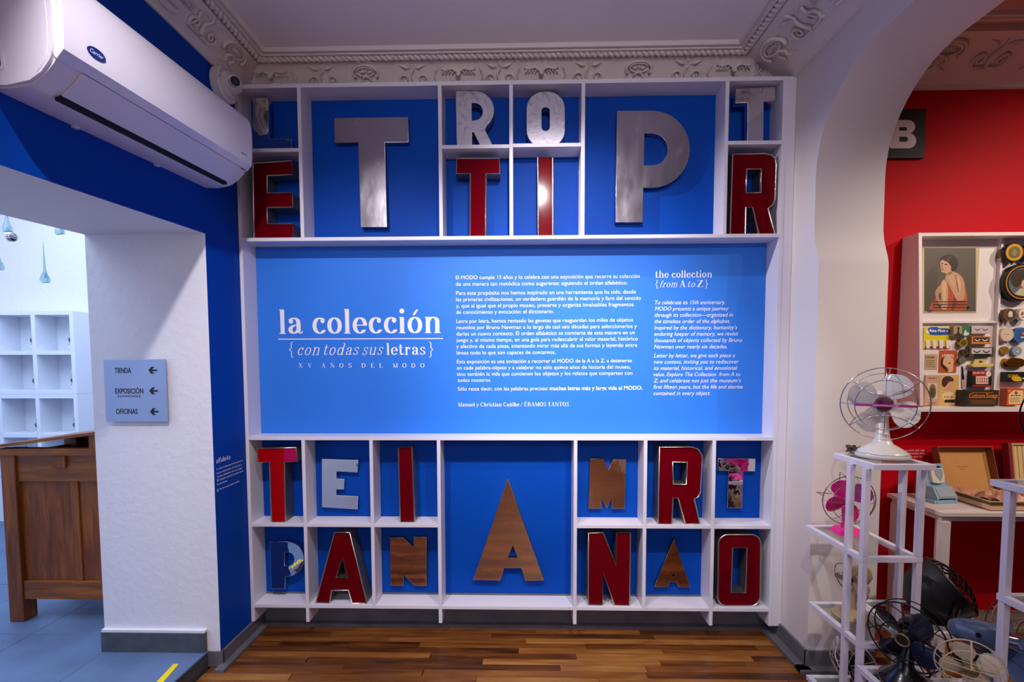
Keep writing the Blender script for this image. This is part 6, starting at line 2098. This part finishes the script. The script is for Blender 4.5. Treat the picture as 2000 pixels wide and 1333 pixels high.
MB(X_).lathe([(0.03, 0.03), (0.03, 0.1), (0.0, 0.105)], 20, axis='-Y').build('hub', STEEL, uf, smooth=True, angle=40)
ring(X_, RB, -0.06, 0.0026, BWIRE, uf)
ring(X_, RB * 0.6, -0.13, 0.002, BWIRE, uf)
wires(X_, RB, 14, -0.06, -0.14, RB * 0.2, 0.0018, BWIRE, uf)
wires(X_, RB, 7, -0.06, 0.0, 0.055, 0.0022, BWIRE, uf, 0.3)

# --- black drum heater
dh = thing('drum_heater', 'large black drum-shaped heater with a wire grille beside the crimson wall', 'heater', (1.93, 2.285, 0.401))
dc = L(1838, 1152, Y=2.27) - Vector((1.93, 2.285, 0.401))
ax = Vector((0.75, -0.25, 0.58)).normalized()
u, w_, d = frame_from(ax)
RD = 0.142
prof = [(-0.155, 0.0), (-0.15, 0.04), (-0.13, 0.085), (-0.09, 0.12), (-0.03, 0.138), (0.03, RD), (0.036, RD + 0.004), (0.042, RD)]
m = MB()
n = 40
vs, fs = [], []
for h, r in prof:
    for k in range(n):
        a = 2 * math.pi * k / n
        vs.append(dc + d * h + (u * math.cos(a) + w_ * math.sin(a)) * max(r, 0.0005))
for i in range(len(prof) - 1):
    for k in range(n):
        fs.append((i * n + k, i * n + (k + 1) % n, (i + 1) * n + (k + 1) % n, (i + 1) * n + k))
m.add(vs, fs).build('drum', mat('satin_black', '#111113', 0.42, coat=0.2), dh, smooth=True, angle=40)
for k in range(9):
    off = -0.112 + 0.028 * k
    hw = math.sqrt(max(0.0, RD ** 2 - off ** 2))
    for (e1, e2) in ((u, w_), (w_, u)):
        pts = []
        for i in range(13):
            t = -1 + 2 * i / 12
            rr2 = (off ** 2 + (t * hw) ** 2) / RD ** 2
            pts.append(dc + d * (0.042 + 0.06 * max(0, 1 - rr2)) + e1 * off + e2 * (t * hw))
        MB().tube(pts, 0.0028, 5).build('grille_wire', KWIRE, dh)
# yoke and foot
for s_ in (-1, 1):
    e = w_ if abs(w_.y) > abs(u.y) else u
    pv = dc + e * (RD + 0.008) * s_
    MB().tube([pv, pv + Vector((-0.01, 0, -0.05)), Vector((0.0, pv.y * 0.5, 0.03))], [0.014, 0.011, 0.012], 10).build('yoke_arm', BLACK, dh, smooth=True)
    MB().tube([pv - e * 0.012 * s_, pv + e * 0.012 * s_], 0.018, 14).build('pivot_knob', BLACK, dh, smooth=True, angle=40)
MB().lathe([(0.1, 0.0), (0.102, 0.008), (0.085, 0.02), (0.04, 0.032), (0.0, 0.033)], 32).build('foot', BLACK, dh, smooth=True, angle=50)

# --- fan at the right edge on the cut rack
ef = thing('desk_fan', 'dark fan standing at the right edge on the cut rack', 'fan', (1.815, 1.63, 1.186), group='desk fans on the racks', rz=math.radians(-20))
MB().lathe([(0.088, 0.0), (0.09, 0.008), (0.07, 0.022), (0.03, 0.04), (0.0, 0.041)], 32).build('base', BLACK, ef, smooth=True, angle=50)
MB().tube([(0, 0, 0.03), (0, 0.03, 0.2)], [0.025, 0.02], 12).build('neck', BLACK, ef, smooth=True)
X_ = head(0.24, 4)
motor(X_, 0.045, 0.02, 0.12, BLACK, ef)
for k in range(4):
    blade(X_, 0.14, math.radians(60 + 90 * k), 0.18, 0.85, 0.27, 0.45, 'blade', BLU, ef)
MB(X_).lathe([(0.022, -0.01), (0.022, 0.03), (0.0, 0.036)], 20, axis='-Y').build('hub', BLU, ef, smooth=True)
ring(X_, 0.14, 0.0, 0.0026, KWIRE, ef)
ring(X_, 0.09, -0.035, 0.002, KWIRE, ef)
wires(X_, 0.14, 12, 0.0, -0.045, 0.02, 0.0016, KWIRE, ef)
